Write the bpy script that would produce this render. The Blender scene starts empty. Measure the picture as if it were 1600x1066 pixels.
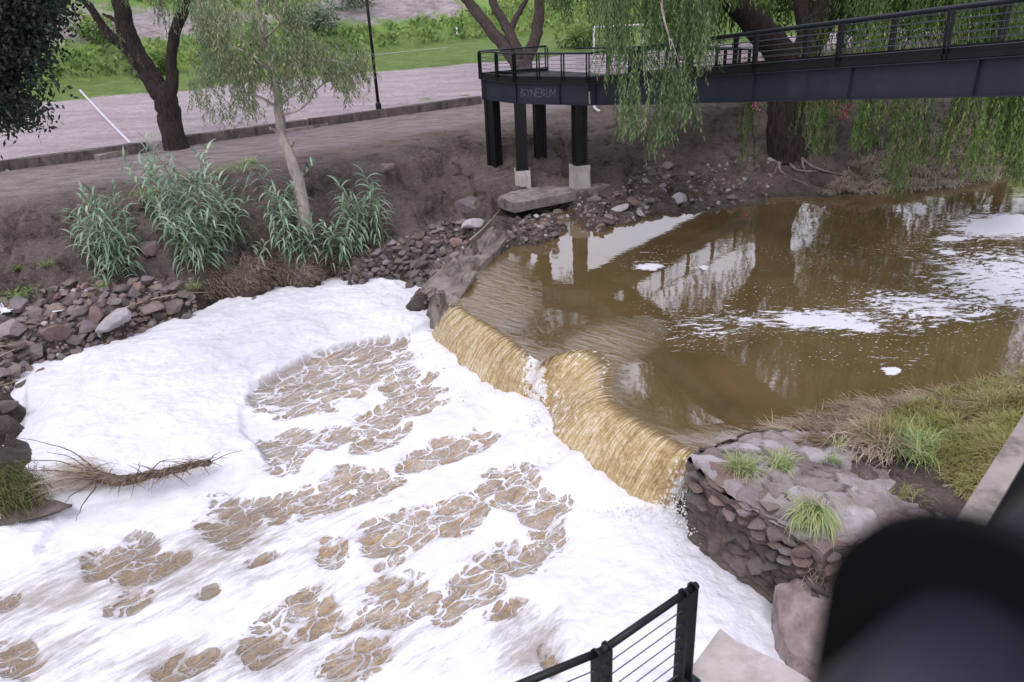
import bpy, bmesh, math, random
import numpy as np
from mathutils import Vector, Matrix
from mathutils.geometry import delaunay_2d_cdt
random.seed(7); rng = np.random.default_rng(7)
scn = bpy.context.scene
# ------------------------------------------------------------------ camera, light, exposure
F = 1244.; TH = math.radians(25.0); RO = math.radians(2.68); HC = 7.6
_R0 = np.array([1, 0, 0.]); _U0 = np.array([0, math.sin(TH), math.cos(TH)]); FW = np.array([0, math.cos(TH), -math.sin(TH)])
RV = math.cos(RO)*_R0 - math.sin(RO)*_U0; UV = math.cos(RO)*_U0 + math.sin(RO)*_R0
CP = np.array([0, 0, HC])
cam = bpy.data.cameras.new('camera'); co = bpy.data.objects.new('camera', cam); scn.collection.objects.link(co)
cam.sensor_width = 36; cam.lens = F/1600*36; cam.clip_start = 0.05; cam.clip_end = 2000
co.matrix_world = Matrix(((RV[0], UV[0], -FW[0], 0), (RV[1], UV[1], -FW[1], 0), (RV[2], UV[2], -FW[2], HC), (0, 0, 0, 1)))
cam.dof.use_dof = True; cam.dof.focus_distance = 17; cam.dof.aperture_fstop = 2.6
scn.camera = co
scn.view_settings.view_transform = 'Standard'; scn.view_settings.look = 'None'
scn.view_settings.exposure = 0.42; scn.view_settings.gamma = 1
W = bpy.data.worlds.new('World'); scn.world = W; W.use_nodes = True
nt = W.node_tree; nt.nodes.clear()
sky = nt.nodes.new('ShaderNodeTexSky'); sky.sky_type = 'NISHITA'; sky.sun_disc = False
SUN_EL, SUN_ROT = math.radians(58), math.radians(200)
sky.sun_elevation = SUN_EL; sky.sun_rotation = SUN_ROT; sky.air_density = 1.0; sky.dust_density = 5.0; sky.ozone_density = 1.0
hs = nt.nodes.new('ShaderNodeHueSaturation'); hs.inputs['Saturation'].default_value = 0.35
nz = nt.nodes.new('ShaderNodeTexNoise'); nz.inputs['Scale'].default_value = 2.0; nz.inputs['Detail'].default_value = 3
mr = nt.nodes.new('ShaderNodeMapRange'); mr.inputs[3].default_value = 0.9; mr.inputs[4].default_value = 1.12
mx = nt.nodes.new('ShaderNodeMix'); mx.data_type = 'RGBA'; mx.blend_type = 'MIX'; mx.inputs[0].default_value = 0.72
mx.inputs[7].default_value = (9.7, 9.6, 11.5, 1)      # flat overcast veil over the clear sky
sc_ = nt.nodes.new('ShaderNodeVectorMath'); sc_.operation = 'SCALE'
bg = nt.nodes.new('ShaderNodeBackground'); bg.inputs['Strength'].default_value = 0.12
wo = nt.nodes.new('ShaderNodeOutputWorld')
nt.links.new(sky.outputs[0], hs.inputs['Color']); nt.links.new(hs.outputs[0], mx.inputs[6])
nt.links.new(nz.outputs[0], mr.inputs[0]); nt.links.new(mx.outputs[2], sc_.inputs[0]); nt.links.new(mr.outputs[0], sc_.inputs['Scale'])
nt.links.new(sc_.outputs[0], bg.inputs['Color']); nt.links.new(bg.outputs[0], wo.inputs[0])
sl = bpy.data.lights.new('sun', 'SUN'); sl.energy = 1.0; sl.angle = math.radians(25); sl.color = (1.0, 0.97, 0.95)
so = bpy.data.objects.new('sun', sl); scn.collection.objects.link(so)
_sd = Vector((math.sin(SUN_ROT)*math.cos(SUN_EL), math.cos(SUN_ROT)*math.cos(SUN_EL), math.sin(SUN_EL)))
so.rotation_euler = _sd.to_track_quat('Z', 'Y').to_euler()

# ------------------------------------------------------------------ measuring helpers (photo pixel -> place in the world)
def ray(u, v): return (u-800)/F*RV - (v-533)/F*UV + FW
def atz(u, v, z): d = ray(u, v); return CP + d*((z-HC)/d[2])
def aty(u, v, y): d = ray(u, v); return CP + d*(y/d[1])
def proj(P):
    q = P - CP; w = np.maximum(q@FW, 0.01); return 800+F*(q@RV)/w, 533-F*(q@UV)/w
def sstep(a, b, x): t = np.clip((x-a)/(b-a), 0, 1); return t*t*(3-2*t)

# value noise
_perm = rng.random((256, 256))
def vnoise(x, y):
    xi = np.floor(x).astype(int); yi = np.floor(y).astype(int); fx = x-xi; fy = y-yi
    fx = fx*fx*(3-2*fx); fy = fy*fy*(3-2*fy)
    a = _perm[xi % 256, yi % 256]; b = _perm[(xi+1) % 256, yi % 256]; c = _perm[xi % 256, (yi+1) % 256]; d = _perm[(xi+1) % 256, (yi+1) % 256]
    return (a*(1-fx)+b*fx)*(1-fy)+(c*(1-fx)+d*fx)*fy
def fbm(x, y, o=4, seed=0):
    s = 0; a = .5; f = 1.
    for k in range(o):
        s = s+a*(vnoise(x*f+17.3*k+seed*7.7, y*f-9.1*k+seed*3.1)-.5); a *= .5; f *= 2.03
    return s

# ------------------------------------------------------------------ object helpers
COL = scn.collection
def mesh_np(name, V, faces, mat=None, smooth=False, attrs=None):
    """V (n,3), faces (m,k) array of equal k"""
    me = bpy.data.meshes.new(name); V = np.asarray(V, dtype=np.float32); Fc = np.asarray(faces, dtype=np.int32)
    k = Fc.shape[1]; me.vertices.add(len(V)); me.vertices.foreach_set('co', V.ravel())
    me.loops.add(Fc.size); me.loops.foreach_set('vertex_index', Fc.ravel())
    me.polygons.add(len(Fc)); me.polygons.foreach_set('loop_start', np.arange(0, Fc.size, k, dtype=np.int32))
    me.polygons.foreach_set('use_smooth', np.full(len(Fc), smooth))
    me.update(calc_edges=True)
    for an, av in (attrs or {}).items():
        a = me.attributes.new(an, 'FLOAT', 'POINT'); a.data.foreach_set('value', np.asarray(av, dtype=np.float32))
    if mat: me.materials.append(mat)
    return me
def link(name, me, parent=None):
    o = bpy.data.objects.new(name, me); COL.objects.link(o)
    if parent: o.parent = parent
    return o
def tag(o, label=None, cat=None, group=None, kind=None):
    if label: o['label'] = label
    if cat: o['category'] = cat
    if group: o['group'] = group
    if kind: o['kind'] = kind
    return o
def empty(name, loc, label, cat, group=None):
    o = bpy.data.objects.new(name, None); COL.objects.link(o); o.location = tuple(loc); o.empty_display_size = .2
    bpy.context.view_layer.update() if False else None
    return tag(o, label, cat, group)
def bmobj(name, bm, mat, parent=None, smooth=False, bevel=0, off=None):
    """bm in world coordinates; if parent has a location the mesh is shifted into its frame"""
    if bevel:
        bmesh.ops.bevel(bm, geom=[e for e in bm.edges], offset=bevel, segments=1, affect='EDGES', profile=.5)
    if parent is not None and off is None: off = parent_world(parent)
    if off is not None: bmesh.ops.translate(bm, vec=-Vector(off), verts=bm.verts)
    bmesh.ops.recalc_face_normals(bm, faces=bm.faces)
    me = bpy.data.meshes.new(name); bm.to_mesh(me); bm.free(); me.materials.append(mat)
    if smooth:
        for p in me.polygons: p.use_smooth = True
    return link(name, me, parent)
def parent_world(p):
    v = Vector((0, 0, 0))
    while p is not None: v = v+p.location; p = p.parent
    return v
def npobj(name, V, faces, mat, parent=None, smooth=False, attrs=None):
    V = np.asarray(V, float)
    if parent is not None: V = V-np.array(parent_world(parent))
    return link(name, mesh_np(name, V, faces, mat, smooth, attrs), parent)
def beam(bm, p0, p1, w, h, up=(0, 0, 1)):
    p0 = Vector(p0); p1 = Vector(p1); d = (p1-p0).normalized(); up = Vector(up); s = d.cross(up)
    if s.length < 1e-3: s = d.cross(Vector((1, 0, 0)))
    s.normalize(); t = s.cross(d).normalized(); vs = []
    for p in (p0, p1):
        for a, b in ((-1, -1), (1, -1), (1, 1), (-1, 1)): vs.append(bm.verts.new(p+s*(a*w/2)+t*(b*h/2)))
    for f in ((3, 2, 1, 0), (4, 5, 6, 7), (0, 1, 5, 4), (1, 2, 6, 5), (2, 3, 7, 6), (3, 0, 4, 7)): bm.faces.new([vs[i] for i in f])
def tube(bm, pts, rad, n=8, cap=True):
    pts = [Vector(p) for p in pts]; m = len(pts)
    if not hasattr(rad, '__len__'): rad = [rad]*m
    rings = []; ref = None
    for i in range(m):
        d = (pts[min(i+1, m-1)]-pts[max(i-1, 0)]).normalized()
        if ref is None:
            ref = d.cross(Vector((0, 0, 1)))
            if ref.length < .05: ref = d.cross(Vector((1, 0, 0)))
        ref = (ref-d*ref.dot(d)).normalized(); b = d.cross(ref)
        rings.append([bm.verts.new(pts[i]+(ref*math.cos(2*math.pi*k/n)+b*math.sin(2*math.pi*k/n))*rad[i]) for k in range(n)])
    for i in range(m-1):
        for k in range(n): bm.faces.new((rings[i][k], rings[i][(k+1) % n], rings[i+1][(k+1) % n], rings[i+1][k]))
    if cap: bm.faces.new(rings[0][::-1]); bm.faces.new(rings[-1])
def prism(bm, top, bot):
    t = [bm.verts.new(p) for p in top]; b = [bm.verts.new(p) for p in bot]; n = len(t)
    bm.faces.new(t); bm.faces.new(b[::-1])
    for i in range(n): bm.faces.new((t[i], b[i], b[(i+1) % n], t[(i+1) % n]))
def smoothpts(pts, n=6):
    P = [np.array(p, float) for p in pts]; P = [2*P[0]-P[1]]+P+[2*P[-1]-P[-2]]; out = []
    for i in range(1, len(P)-2):
        for t in np.linspace(0, 1, n, endpoint=False):
            out.append(.5*((2*P[i])+(-P[i-1]+P[i+1])*t+(2*P[i-1]-5*P[i]+4*P[i+1]-P[i+2])*t*t+(-P[i-1]+3*P[i]-3*P[i+1]+P[i+2])*t**3))
    out.append(P[-2]); return out

# ------------------------------------------------------------------ materials
class N:
    def __init__(s, name):
        s.m = bpy.data.materials.new(name); s.m.use_nodes = True; s.t = s.m.node_tree; s.t.nodes.clear()
        s.p = s.t.nodes.new('ShaderNodeBsdfPrincipled'); s.o = s.t.nodes.new('ShaderNodeOutputMaterial'); s.t.links.new(s.p.outputs[0], s.o.inputs[0])
        s.g = s.t.nodes.new('ShaderNodeNewGeometry').outputs['Position']
    def set(s, k, v):
        if hasattr(v, 'is_linked') or isinstance(v, bpy.types.NodeSocket): s.t.links.new(v, s.p.inputs[k])
        else: s.p.inputs[k].default_value = v if not isinstance(v, tuple) or len(v) != 3 or k != 'Base Color' else (*v, 1)
    def inp(s, sock, v):
        if isinstance(v, bpy.types.NodeSocket): s.t.links.new(v, sock)
        elif isinstance(v, tuple) and len(v) == 3 and sock.type == 'RGBA': sock.default_value = (*v, 1)
        else: sock.default_value = v
    def noise(s, scale, detail=4, rough=.55, vec=None, dist=0.):
        n = s.t.nodes.new('ShaderNodeTexNoise'); n.inputs['Scale'].default_value = scale; n.inputs['Detail'].default_value = detail; n.inputs['Roughness'].default_value = rough
        n.inputs['Distortion'].default_value = dist; s.t.links.new(vec if vec is not None else s.g, n.inputs['Vector']); return n.outputs[0]
    def vor(s, scale, feat='F1', vec=None, out='Distance', rnd=1.):
        n = s.t.nodes.new('ShaderNodeTexVoronoi'); n.feature = feat; n.inputs['Scale'].default_value = scale; n.inputs['Randomness'].default_value = rnd
        s.t.links.new(vec if vec is not None else s.g, n.inputs['Vector']); return n.outputs[out]
    def ramp(s, f, *st):
        n = s.t.nodes.new('ShaderNodeValToRGB'); e = n.color_ramp.elements
        while len(e) < len(st): e.new(.5)
        for i, (p, c) in enumerate(st):
            e[i].position = p; e[i].color = (*c, 1) if isinstance(c, tuple) else (c, c, c, 1)
        s.t.links.new(f, n.inputs[0]); return n.outputs[0]
    def mix(s, f, a, b, mode='MIX'):
        n = s.t.nodes.new('ShaderNodeMix'); n.data_type = 'RGBA'; n.blend_type = mode
        s.inp(n.inputs[0], f); s.inp(n.inputs[6], a); s.inp(n.inputs[7], b); return n.outputs[2]
    def math(s, op, a, b=0., c=0.):
        n = s.t.nodes.new('ShaderNodeMath'); n.operation = op; s.inp(n.inputs[0], a); s.inp(n.inputs[1], b); s.inp(n.inputs[2], c); return n.outputs[0]
    def mapr(s, v, a, b, c=0., d=1., smooth=True):
        n = s.t.nodes.new('ShaderNodeMapRange'); n.interpolation_type = 'SMOOTHSTEP' if smooth else 'LINEAR'
        s.inp(n.inputs[0], v); s.inp(n.inputs[1], a); s.inp(n.inputs[2], b); s.inp(n.inputs[3], c); s.inp(n.inputs[4], d); return n.outputs[0]
    def attr(s, name): n = s.t.nodes.new('ShaderNodeAttribute'); n.attribute_name = name; return n.outputs['Fac']
    def scale(s, v, sc, rot=0.):
        n = s.t.nodes.new('ShaderNodeMapping'); n.inputs['Scale'].default_value = sc; n.inputs['Rotation'].default_value = (0, 0, rot); s.t.links.new(v, n.inputs[0]); return n.outputs[0]
    def flow(s, v, ang, sc):
        a = s.scale(v, (1, 1, 1), ang); return s.scale(a, sc)
    def obj(s): return s.t.nodes.new('ShaderNodeTexCoord').outputs['Object']
    def rnd(s): return s.t.nodes.new('ShaderNodeObjectInfo').outputs['Random']
    def bump(s, h, st=.5, d=.02, nrm=None):
        n = s.t.nodes.new('ShaderNodeBump'); n.inputs['Strength'].default_value = st; n.inputs['Distance'].default_value = d
        s.t.links.new(h, n.inputs['Height'])
        if nrm is not None: s.t.links.new(nrm, n.inputs['Normal'])
        s.t.links.new(n.outputs[0], s.p.inputs['Normal']); return n.outputs[0]

def mat_ground():
    n = N('earth'); big = n.noise(.6, 5); fine = n.noise(6, 6, .65); peb = n.vor(22); pf = n.noise(3, 3)
    dirt = n.mix(n.ramp(big, (.3, 0.), (.7, 1.)), (.042, .031, .026), (.155, .120, .106))
    dirt = n.mix(n.ramp(fine, (.3, 0.), (.75, 1.)), dirt, n.mix(.5, dirt, (.21, .175, .155)))
    dirt = n.mix(n.ramp(n.noise(1.6, 7, .7), (.54, 0.), (.64, .8)), dirt, (.028, .021, .017))
    dirt = n.mix(n.math('MULTIPLY', n.ramp(peb, (.12, 1.), (.22, 0.)), n.ramp(pf, (.5, 0.), (.62, 1.))), dirt, (.38, .34, .33))
    field = n.mix(n.ramp(n.noise(.35, 6, .6, n.scale(n.g, (1, 3, 1), .6)), (.3, 0.), (.7, 1.)), (.35, .29, .305), (.53, .455, .485))
    field = n.mix(n.ramp(n.noise(4, 4), (.35, 0.), (.7, .5)), field, (.23, .185, .19))
    grass = n.mix(n.ramp(n.noise(1.2, 6, .7), (.3, 0.), (.7, 1.)), (.085, .135, .032), (.18, .255, .075))
    path = n.mix(n.ramp(n.noise(1.3, 6, .6, n.scale(n.g, (1, 2.5, 1), .6)), (.3, 0.), (.7, 1.)), (.155, .12, .117), (.31, .26, .265))
    wet = n.mix(n.ramp(fine, (.3, 0.), (.7, 1.)), (.028, .022, .018), (.075, .058, .047))
    c = n.mix(n.attr('path'), dirt, path)
    c = n.mix(n.attr('field'), c, field)
    gm = n.mapr(n.math('ADD', n.attr('grass'), n.math('MULTIPLY', n.math('SUBTRACT', n.noise(1.1, 7, .7), .5), 1.3)), .42, .58)
    c = n.mix(gm, c, grass)
    c = n.mix(n.attr('wet'), c, wet)
    n.set('Base Color', c); n.set('Roughness', n.mapr(n.attr('wet'), 0., 1., .95, .45)); n.set('Specular IOR Level', .25)
    h = n.math('ADD', n.math('ADD', fine, n.math('MULTIPLY', n.noise(2.2, 5, .7), 1.2)), n.math('MULTIPLY', n.noise(30, 3), .35)); n.bump(h, 1., .15); return n.m
def mat_hill():
    n = N('hillside'); g = n.mix(n.ramp(n.noise(.35, 7, .7), (.32, 0.), (.68, 1.)), (.075, .15, .03), (.25, .40, .09))
    g = n.mix(n.ramp(n.noise(.9, 5, .6), (.5, 0.), (.75, .7)), g, (.30, .33, .10))
    d = n.mix(n.ramp(n.noise(.8, 6, .7, n.scale(n.g, (1, 1, 4))), (.35, 0.), (.65, 1.)), (.22, .18, .18), (.48, .42, .43))
    n.set('Base Color', n.mix(n.mapr(n.math('ADD', n.attr('bare'), n.math('MULTIPLY', n.math('SUBTRACT', n.noise(.7, 6, .7), .5), .9)), .4, .6), g, d)); n.set('Roughness', 1.)
    n.bump(n.noise(2.5, 6, .7), 1., .5); return n.m
def mat_water_up():
    n = N('muddy_river'); P = n.g
    v = n.scale(P, (1.2, 3.2, 1)); w = n.t.nodes.new('ShaderNodeVectorMath'); w.operation = 'MULTIPLY_ADD'
    n.t.links.new(P, w.inputs[0]); w.inputs[1].default_value = (1.1, 3.0, 1); nn = n.t.nodes.new('ShaderNodeTexNoise'); nn.inputs['Scale'].default_value = .7; nn.inputs['Detail'].default_value = 3; n.t.links.new(P, nn.inputs['Vector'])
    m2 = n.t.nodes.new('ShaderNodeVectorMath'); m2.operation = 'SCALE'; n.t.links.new(nn.outputs['Color'], m2.inputs[0]); m2.inputs['Scale'].default_value = 2.2; n.t.links.new(m2.outputs[0], w.inputs[2]); wv = w.outputs[0]
    fl = n.noise(2.6, 6, .75, wv); dens = n.attr('foam')
    f1 = n.mapr(n.math('ADD', n.math('MULTIPLY', fl, .75), n.math('MULTIPLY', dens, .38)), .585, .635)
    sp = n.math('MULTIPLY', n.ramp(n.vor(3.6, vec=n.scale(P, (1.6, 4, 1))), (.10, 1.), (.16, 0.)), n.mapr(n.math('ADD', dens, n.noise(.5, 3)), .66, .9))
    solid = n.mapr(n.math('ADD', n.attr('patch'), n.math('MULTIPLY', n.math('SUBTRACT', n.noise(3, 5, .7, wv), .5), 1.3)), .45, .55)
    foam = n.math('MAXIMUM', n.math('MAXIMUM', f1, n.math('MULTIPLY', sp, .9)), solid)
    br = n.mix(n.ramp(n.noise(.35, 4, .6, dist=1.5), (.3, 0.), (.7, 1.)), (.088, .060, .026), (.140, .095, .043))
    br = n.mix(n.math('MULTIPLY', n.attr('ripple'), .5), br, (.20, .13, .045))
    n.set('Base Color', n.mix(foam, br, (.60, .59, .65)))
    n.set('Roughness', n.mapr(foam, 0., 1., .03, .7)); n.set('IOR', 2.0); n.set('Specular IOR Level', .95)
    h = n.math('ADD', n.math('MULTIPLY', n.noise(1.0, 3, .5), .013), n.math('MULTIPLY', n.noise(6, 3, .5, n.scale(P, (1, 1.7, 1))), 0.0012))
    rip = n.math('MULTIPLY', n.noise(3.2, 5, .6, n.flow(P, .75, (.5, 2.0, 1)), .8), n.attr('ripple'))
    h = n.math('ADD', h, n.math('MULTIPLY', rip, .22)); h = n.math('ADD', h, n.math('MULTIPLY', foam, .02))
    n.bump(h, 1., .42); return n.m
def mat_fall():
    n = N('falling_muddy_water'); U = n.attr('fu'); T = n.attr('ft')
    cb = n.t.nodes.new('ShaderNodeCombineXYZ'); n.t.links.new(n.math('MULTIPLY', U, 13.), cb.inputs[0]); n.t.links.new(n.math('MULTIPLY', T, .9), cb.inputs[1]); vec = cb.outputs[0]
    st = n.noise(1.5, 6, .62, vec, .5); fine = n.noise(7, 4, .65); gr = n.noise(22, 2, .6); big = n.noise(.8, 3, .5)
    s = n.math('ADD', n.math('MULTIPLY', st, .50), n.math('ADD', n.math('MULTIPLY', fine, .26), n.math('ADD', n.math('MULTIPLY', gr, .16), n.math('MULTIPLY', big, .12))))
    c = n.ramp(s, (.38, (.15, .095, .036)), (.45, (.30, .20, .078)), (.51, (.43, .31, .145)), (.57, (.56, .45, .27)), (.64, (.68, .64, .60)))
    c = n.mix(n.mapr(n.math('ADD', T, n.math('MULTIPLY', n.math('SUBTRACT', st, .5), .7)), -.03, .20), (.16, .105, .040), c)
    c = n.mix(n.mapr(n.math('ADD', n.attr('wht'), n.math('MULTIPLY', n.math('SUBTRACT', fine, .5), 2.2)), .55, .85), c, (.82, .79, .78))
    n.set('Base Color', c); n.set('Roughness', .16); n.set('Specular IOR Level', .55)
    n.bump(n.math('ADD', n.math('MULTIPLY', st, 1.), n.math('MULTIPLY', fine, .5)), .8, .09); return n.m
def mat_foam():
    n = N('churned_foam'); P = n.g; nn = n.t.nodes.new('ShaderNodeTexNoise'); nn.inputs['Scale'].default_value = 1.6; nn.inputs['Detail'].default_value = 4; n.t.links.new(P, nn.inputs['Vector'])
    def warp(k, scl):
        w = n.t.nodes.new('ShaderNodeVectorMath'); w.operation = 'MULTIPLY_ADD'; n.t.links.new(nn.outputs['Color'], w.inputs[0]); w.inputs[1].default_value = (k, k, 0)
        n.t.links.new(n.scale(P, scl, .35), w.inputs[2]); return w.outputs[0]
    FV = n.flow(P, -.74, (.75, 1.45, 0)); FS = n.flow(P, -.74, (.35, 1.5, 1))
    def warp2(k):
        w = n.t.nodes.new('ShaderNodeVectorMath'); w.operation = 'MULTIPLY_ADD'; n.t.links.new(nn.outputs['Color'], w.inputs[0]); w.inputs[1].default_value = (k, k, 0); n.t.links.new(FV, w.inputs[2]); return w.outputs[0]
    e1 = n.vor(2.2, 'DISTANCE_TO_EDGE', warp2(.75)); e2 = n.vor(6.2, 'DISTANCE_TO_EDGE', warp2(.6))
    hole = n.attr('hole'); thick = n.attr('thick')
    H = n.math('ADD', hole, n.math('MULTIPLY', n.math('SUBTRACT', n.noise(3.2, 6, .72), .5), .75))
    wv = n.mapr(n.noise(1.7, 4, .6), .3, .7, .35, 1.9)
    w1 = n.math('MULTIPLY', n.mapr(H, .34, .8, .11, .045, False), wv); w2 = n.math('MULTIPLY', n.mapr(H, .34, .8, .13, .055, False), wv)
    l1 = n.mapr(n.math('DIVIDE', e1, w1), .55, 1.15); l2 = n.mapr(n.math('DIVIDE', e2, w2), .3, 1.2); l2 = n.math('MAXIMUM', l2, n.mapr(n.noise(2.6, 4, .6), .45, .6, .15, 1.))
    fl = n.mapr(n.math('ABSOLUTE', n.math('SUBTRACT', n.noise(3., 5, .6, FV, .6), .5)), .003, .016, .25, 1.)
    op = n.math('MULTIPLY', n.math('MULTIPLY', n.math('MULTIPLY', l1, l2), fl), n.mapr(H, .31, .46))
    op = n.math('MULTIPLY', op, n.mapr(n.noise(4, 5, .7, FS), .3, .62, 1., .72))
    gap = n.math('MULTIPLY', op, n.math('SUBTRACT', 1., thick))
    wc = n.mix(n.ramp(n.noise(5, 6, .75, dist=1.), (.35, 0.), (.68, 1.)), (.14, .082, .030), (.40, .27, .12))
    wc = n.mix(n.math('MULTIPLY', n.ramp(n.noise(11, 5, .8, FS), (.50, 0.), (.68, 1.)), .45), wc, (.58, .51, .43))
    wc = n.mix(n.attr('far'), wc, n.mix(.65, wc, (.135, .10, .06)))
    veil = n.math('MULTIPLY', n.mapr(n.math('ADD', n.attr('grey'), n.math('ADD', n.math('MULTIPLY', n.math('SUBTRACT', n.noise(3.5, 8, .78, FS), .5), 2.6), n.math('MULTIPLY', hole, .35))), .42, 1.15), n.math('SUBTRACT', .85, n.math('MULTIPLY', thick, .6)))
    fc = n.mix(n.ramp(n.noise(1.3, 5, .6), (.35, 0.), (.7, 1.)), (.68, .675, .715), (.58, .575, .62)); fc = n.mix(veil, fc, (.27, .23, .205))
    dirtm = n.math('MULTIPLY', n.ramp(n.noise(9, 5, .8), (.5, 0.), (.68, 1.)), n.attr('dirty'))
    fc = n.mix(n.math('MULTIPLY', dirtm, .5), fc, (.48, .42, .42))
    fc = n.mix(n.math('MULTIPLY', n.math('MULTIPLY', n.mapr(n.noise(1.7, 4, .6), .5, .7), n.attr('tan')), .6), fc, (.80, .68, .55))
    n.set('Base Color', n.mix(gap, fc, wc)); n.set('Roughness', n.mapr(gap, 0., 1., .85, .28)); n.set('Specular IOR Level', .3)
    n.set('Subsurface Weight', n.math('MULTIPLY', n.math('SUBTRACT', 1., gap), .15)); n.p.inputs['Subsurface Radius'].default_value = (.04, .04, .045); n.p.inputs['Subsurface Scale'].default_value = 1.
    h = n.math('ADD', n.math('MULTIPLY', n.noise(4.5, 5, .6), n.mapr(thick, 0., 1., .32, .5)), n.math('MULTIPLY', n.math('SUBTRACT', 1., gap), .45)); h = n.math('ADD', h, n.math('MULTIPLY', n.vor(9, 'SMOOTH_F1', warp(.5, (1, 1, 0))), n.math('MULTIPLY', thick, .22)))
    n.bump(h, .8, .10); return n.m
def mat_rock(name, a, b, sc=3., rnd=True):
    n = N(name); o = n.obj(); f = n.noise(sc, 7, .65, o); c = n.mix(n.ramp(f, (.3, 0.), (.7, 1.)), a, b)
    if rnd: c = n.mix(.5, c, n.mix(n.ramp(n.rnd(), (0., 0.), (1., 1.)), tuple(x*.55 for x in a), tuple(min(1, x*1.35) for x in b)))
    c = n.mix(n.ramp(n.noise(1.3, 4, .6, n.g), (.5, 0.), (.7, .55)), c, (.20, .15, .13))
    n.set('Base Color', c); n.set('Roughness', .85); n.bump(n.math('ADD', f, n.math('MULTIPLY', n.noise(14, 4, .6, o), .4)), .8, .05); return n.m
def mat_simple(name, a, b, scale=4., rough=.8, bump=.3, bd=.02, spec=.3, metal=0., stretch=None):
    n = N(name); v = n.scale(n.g, stretch) if stretch else n.g; f = n.noise(scale, 6, .62, v)
    n.set('Base Color', n.mix(n.ramp(f, (.3, 0.), (.7, 1.)), a, b)); n.set('Roughness', rough); n.set('Specular IOR Level', spec); n.set('Metallic', metal)
    if bump: n.bump(f, bump, bd)
    return n.m
def mat_stones():
    n = N('mixed_small_stones'); t = n.attr('tint'); c = n.ramp(t, (0., (.06, .045, .04)), (.35, (.16, .125, .115)), (.55, (.24, .14, .12)), (.65, (.20, .175, .175)), (1., (.42, .38, .385)))
    n.set('Base Color', n.mix(n.ramp(n.noise(1.5, 4), (.4, 0.), (.65, .8)), c, (.07, .053, .044))); n.set('Roughness', .9); n.bump(n.noise(20, 4), .5, .02); return n.m
def mat_leaf(name, *cols, rough=.6, trans=.25):
    n = N(name); t = n.attr('tint'); st = [(i/(len(cols)-1), c) for i, c in enumerate(cols)]
    c = n.ramp(t, *st); n.set('Base Color', c); n.set('Roughness', rough); n.set('Specular IOR Level', .3)
    tr = n.t.nodes.new('ShaderNodeBsdfTranslucent'); n.t.links.new(c, tr.inputs[0]); ms = n.t.nodes.new('ShaderNodeMixShader'); ms.inputs[0].default_value = trans
    n.t.links.new(n.p.outputs[0], ms.inputs[1]); n.t.links.new(tr.outputs[0], ms.inputs[2]); n.t.links.new(ms.outputs[0], n.o.inputs[0]); return n.m
def mat_steel(name, c, rough=.45):
    n = N(name); f = n.noise(2.5, 6, .7); d = n.noise(1.2, 6, .7, n.scale(n.g, (1, 1, .25)))
    col = n.mix(n.ramp(d, (.45, 0.), (.75, .6)), c, tuple(x*1.5+.004 for x in c)); col = n.mix(n.math('MULTIPLY', n.ramp(n.noise(3.5, 7, .75), (.60, 0.), (.70, 1.)), .55), col, (.075, .045, .032)); n.set('Base Color', col)
    n.set('Roughness', n.mapr(f, .3, .7, rough-.08, rough+.15, False)); n.set('Specular IOR Level', .3); n.bump(n.noise(25, 3), .08, .005); return n.m
def mat_concrete(name, a, b, stain=.5):
    n = N(name); f = n.noise(1.6, 7, .65); c = n.mix(n.ramp(f, (.3, 0.), (.7, 1.)), a, b)
    st = n.noise(3, 5, .7, n.scale(n.g, (1, 1, .3))); c = n.mix(n.math('MULTIPLY', n.ramp(st, (.5, 0.), (.68, 1.)), stain), c, tuple(x*.4 for x in a))
    n.set('Base Color', c); n.set('Roughness', .9); n.bump(n.math('ADD', n.noise(9, 6, .7), n.math('MULTIPLY', n.noise(50, 3), .3)), .6, .03); return n.m
def mat_flag():
    n = N('mortared_stone'); f = n.noise(5, 8, .72); g2 = n.noise(1.1, 6, .65); cid = n.math('ADD', n.attr('cid'), n.math('MULTIPLY', n.math('SUBTRACT', f, .5), .5))
    stone = n.ramp(cid, (0., (.19, .11, .095)), (.25, (.19, .15, .145)), (.6, (.30, .26, .265)), (1., (.42, .38, .40))); mort = n.mix(n.ramp(f, (.35, 0.), (.68, 1.)), (.20, .165, .15), (.38, .34, .35))
    c = n.mix(n.ramp(g2, (.42, 0.), (.58, .85)), stone, mort); c = n.mix(n.math('MULTIPLY', n.attr('crack'), n.ramp(n.noise(2.5, 4), (.4, .35), (.6, 1.))), c, (.055, .042, .036))
    c = n.mix(n.ramp(n.noise(2.2, 7, .72), (.52, 0.), (.68, .7)), c, (.20, .155, .13)); n.set('Base Color', c); n.set('Roughness', .92)
    n.bump(n.math('ADD', n.noise(9, 7, .75), n.math('MULTIPLY', n.noise(40, 4), .3)), 1., .05); return n.m

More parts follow.
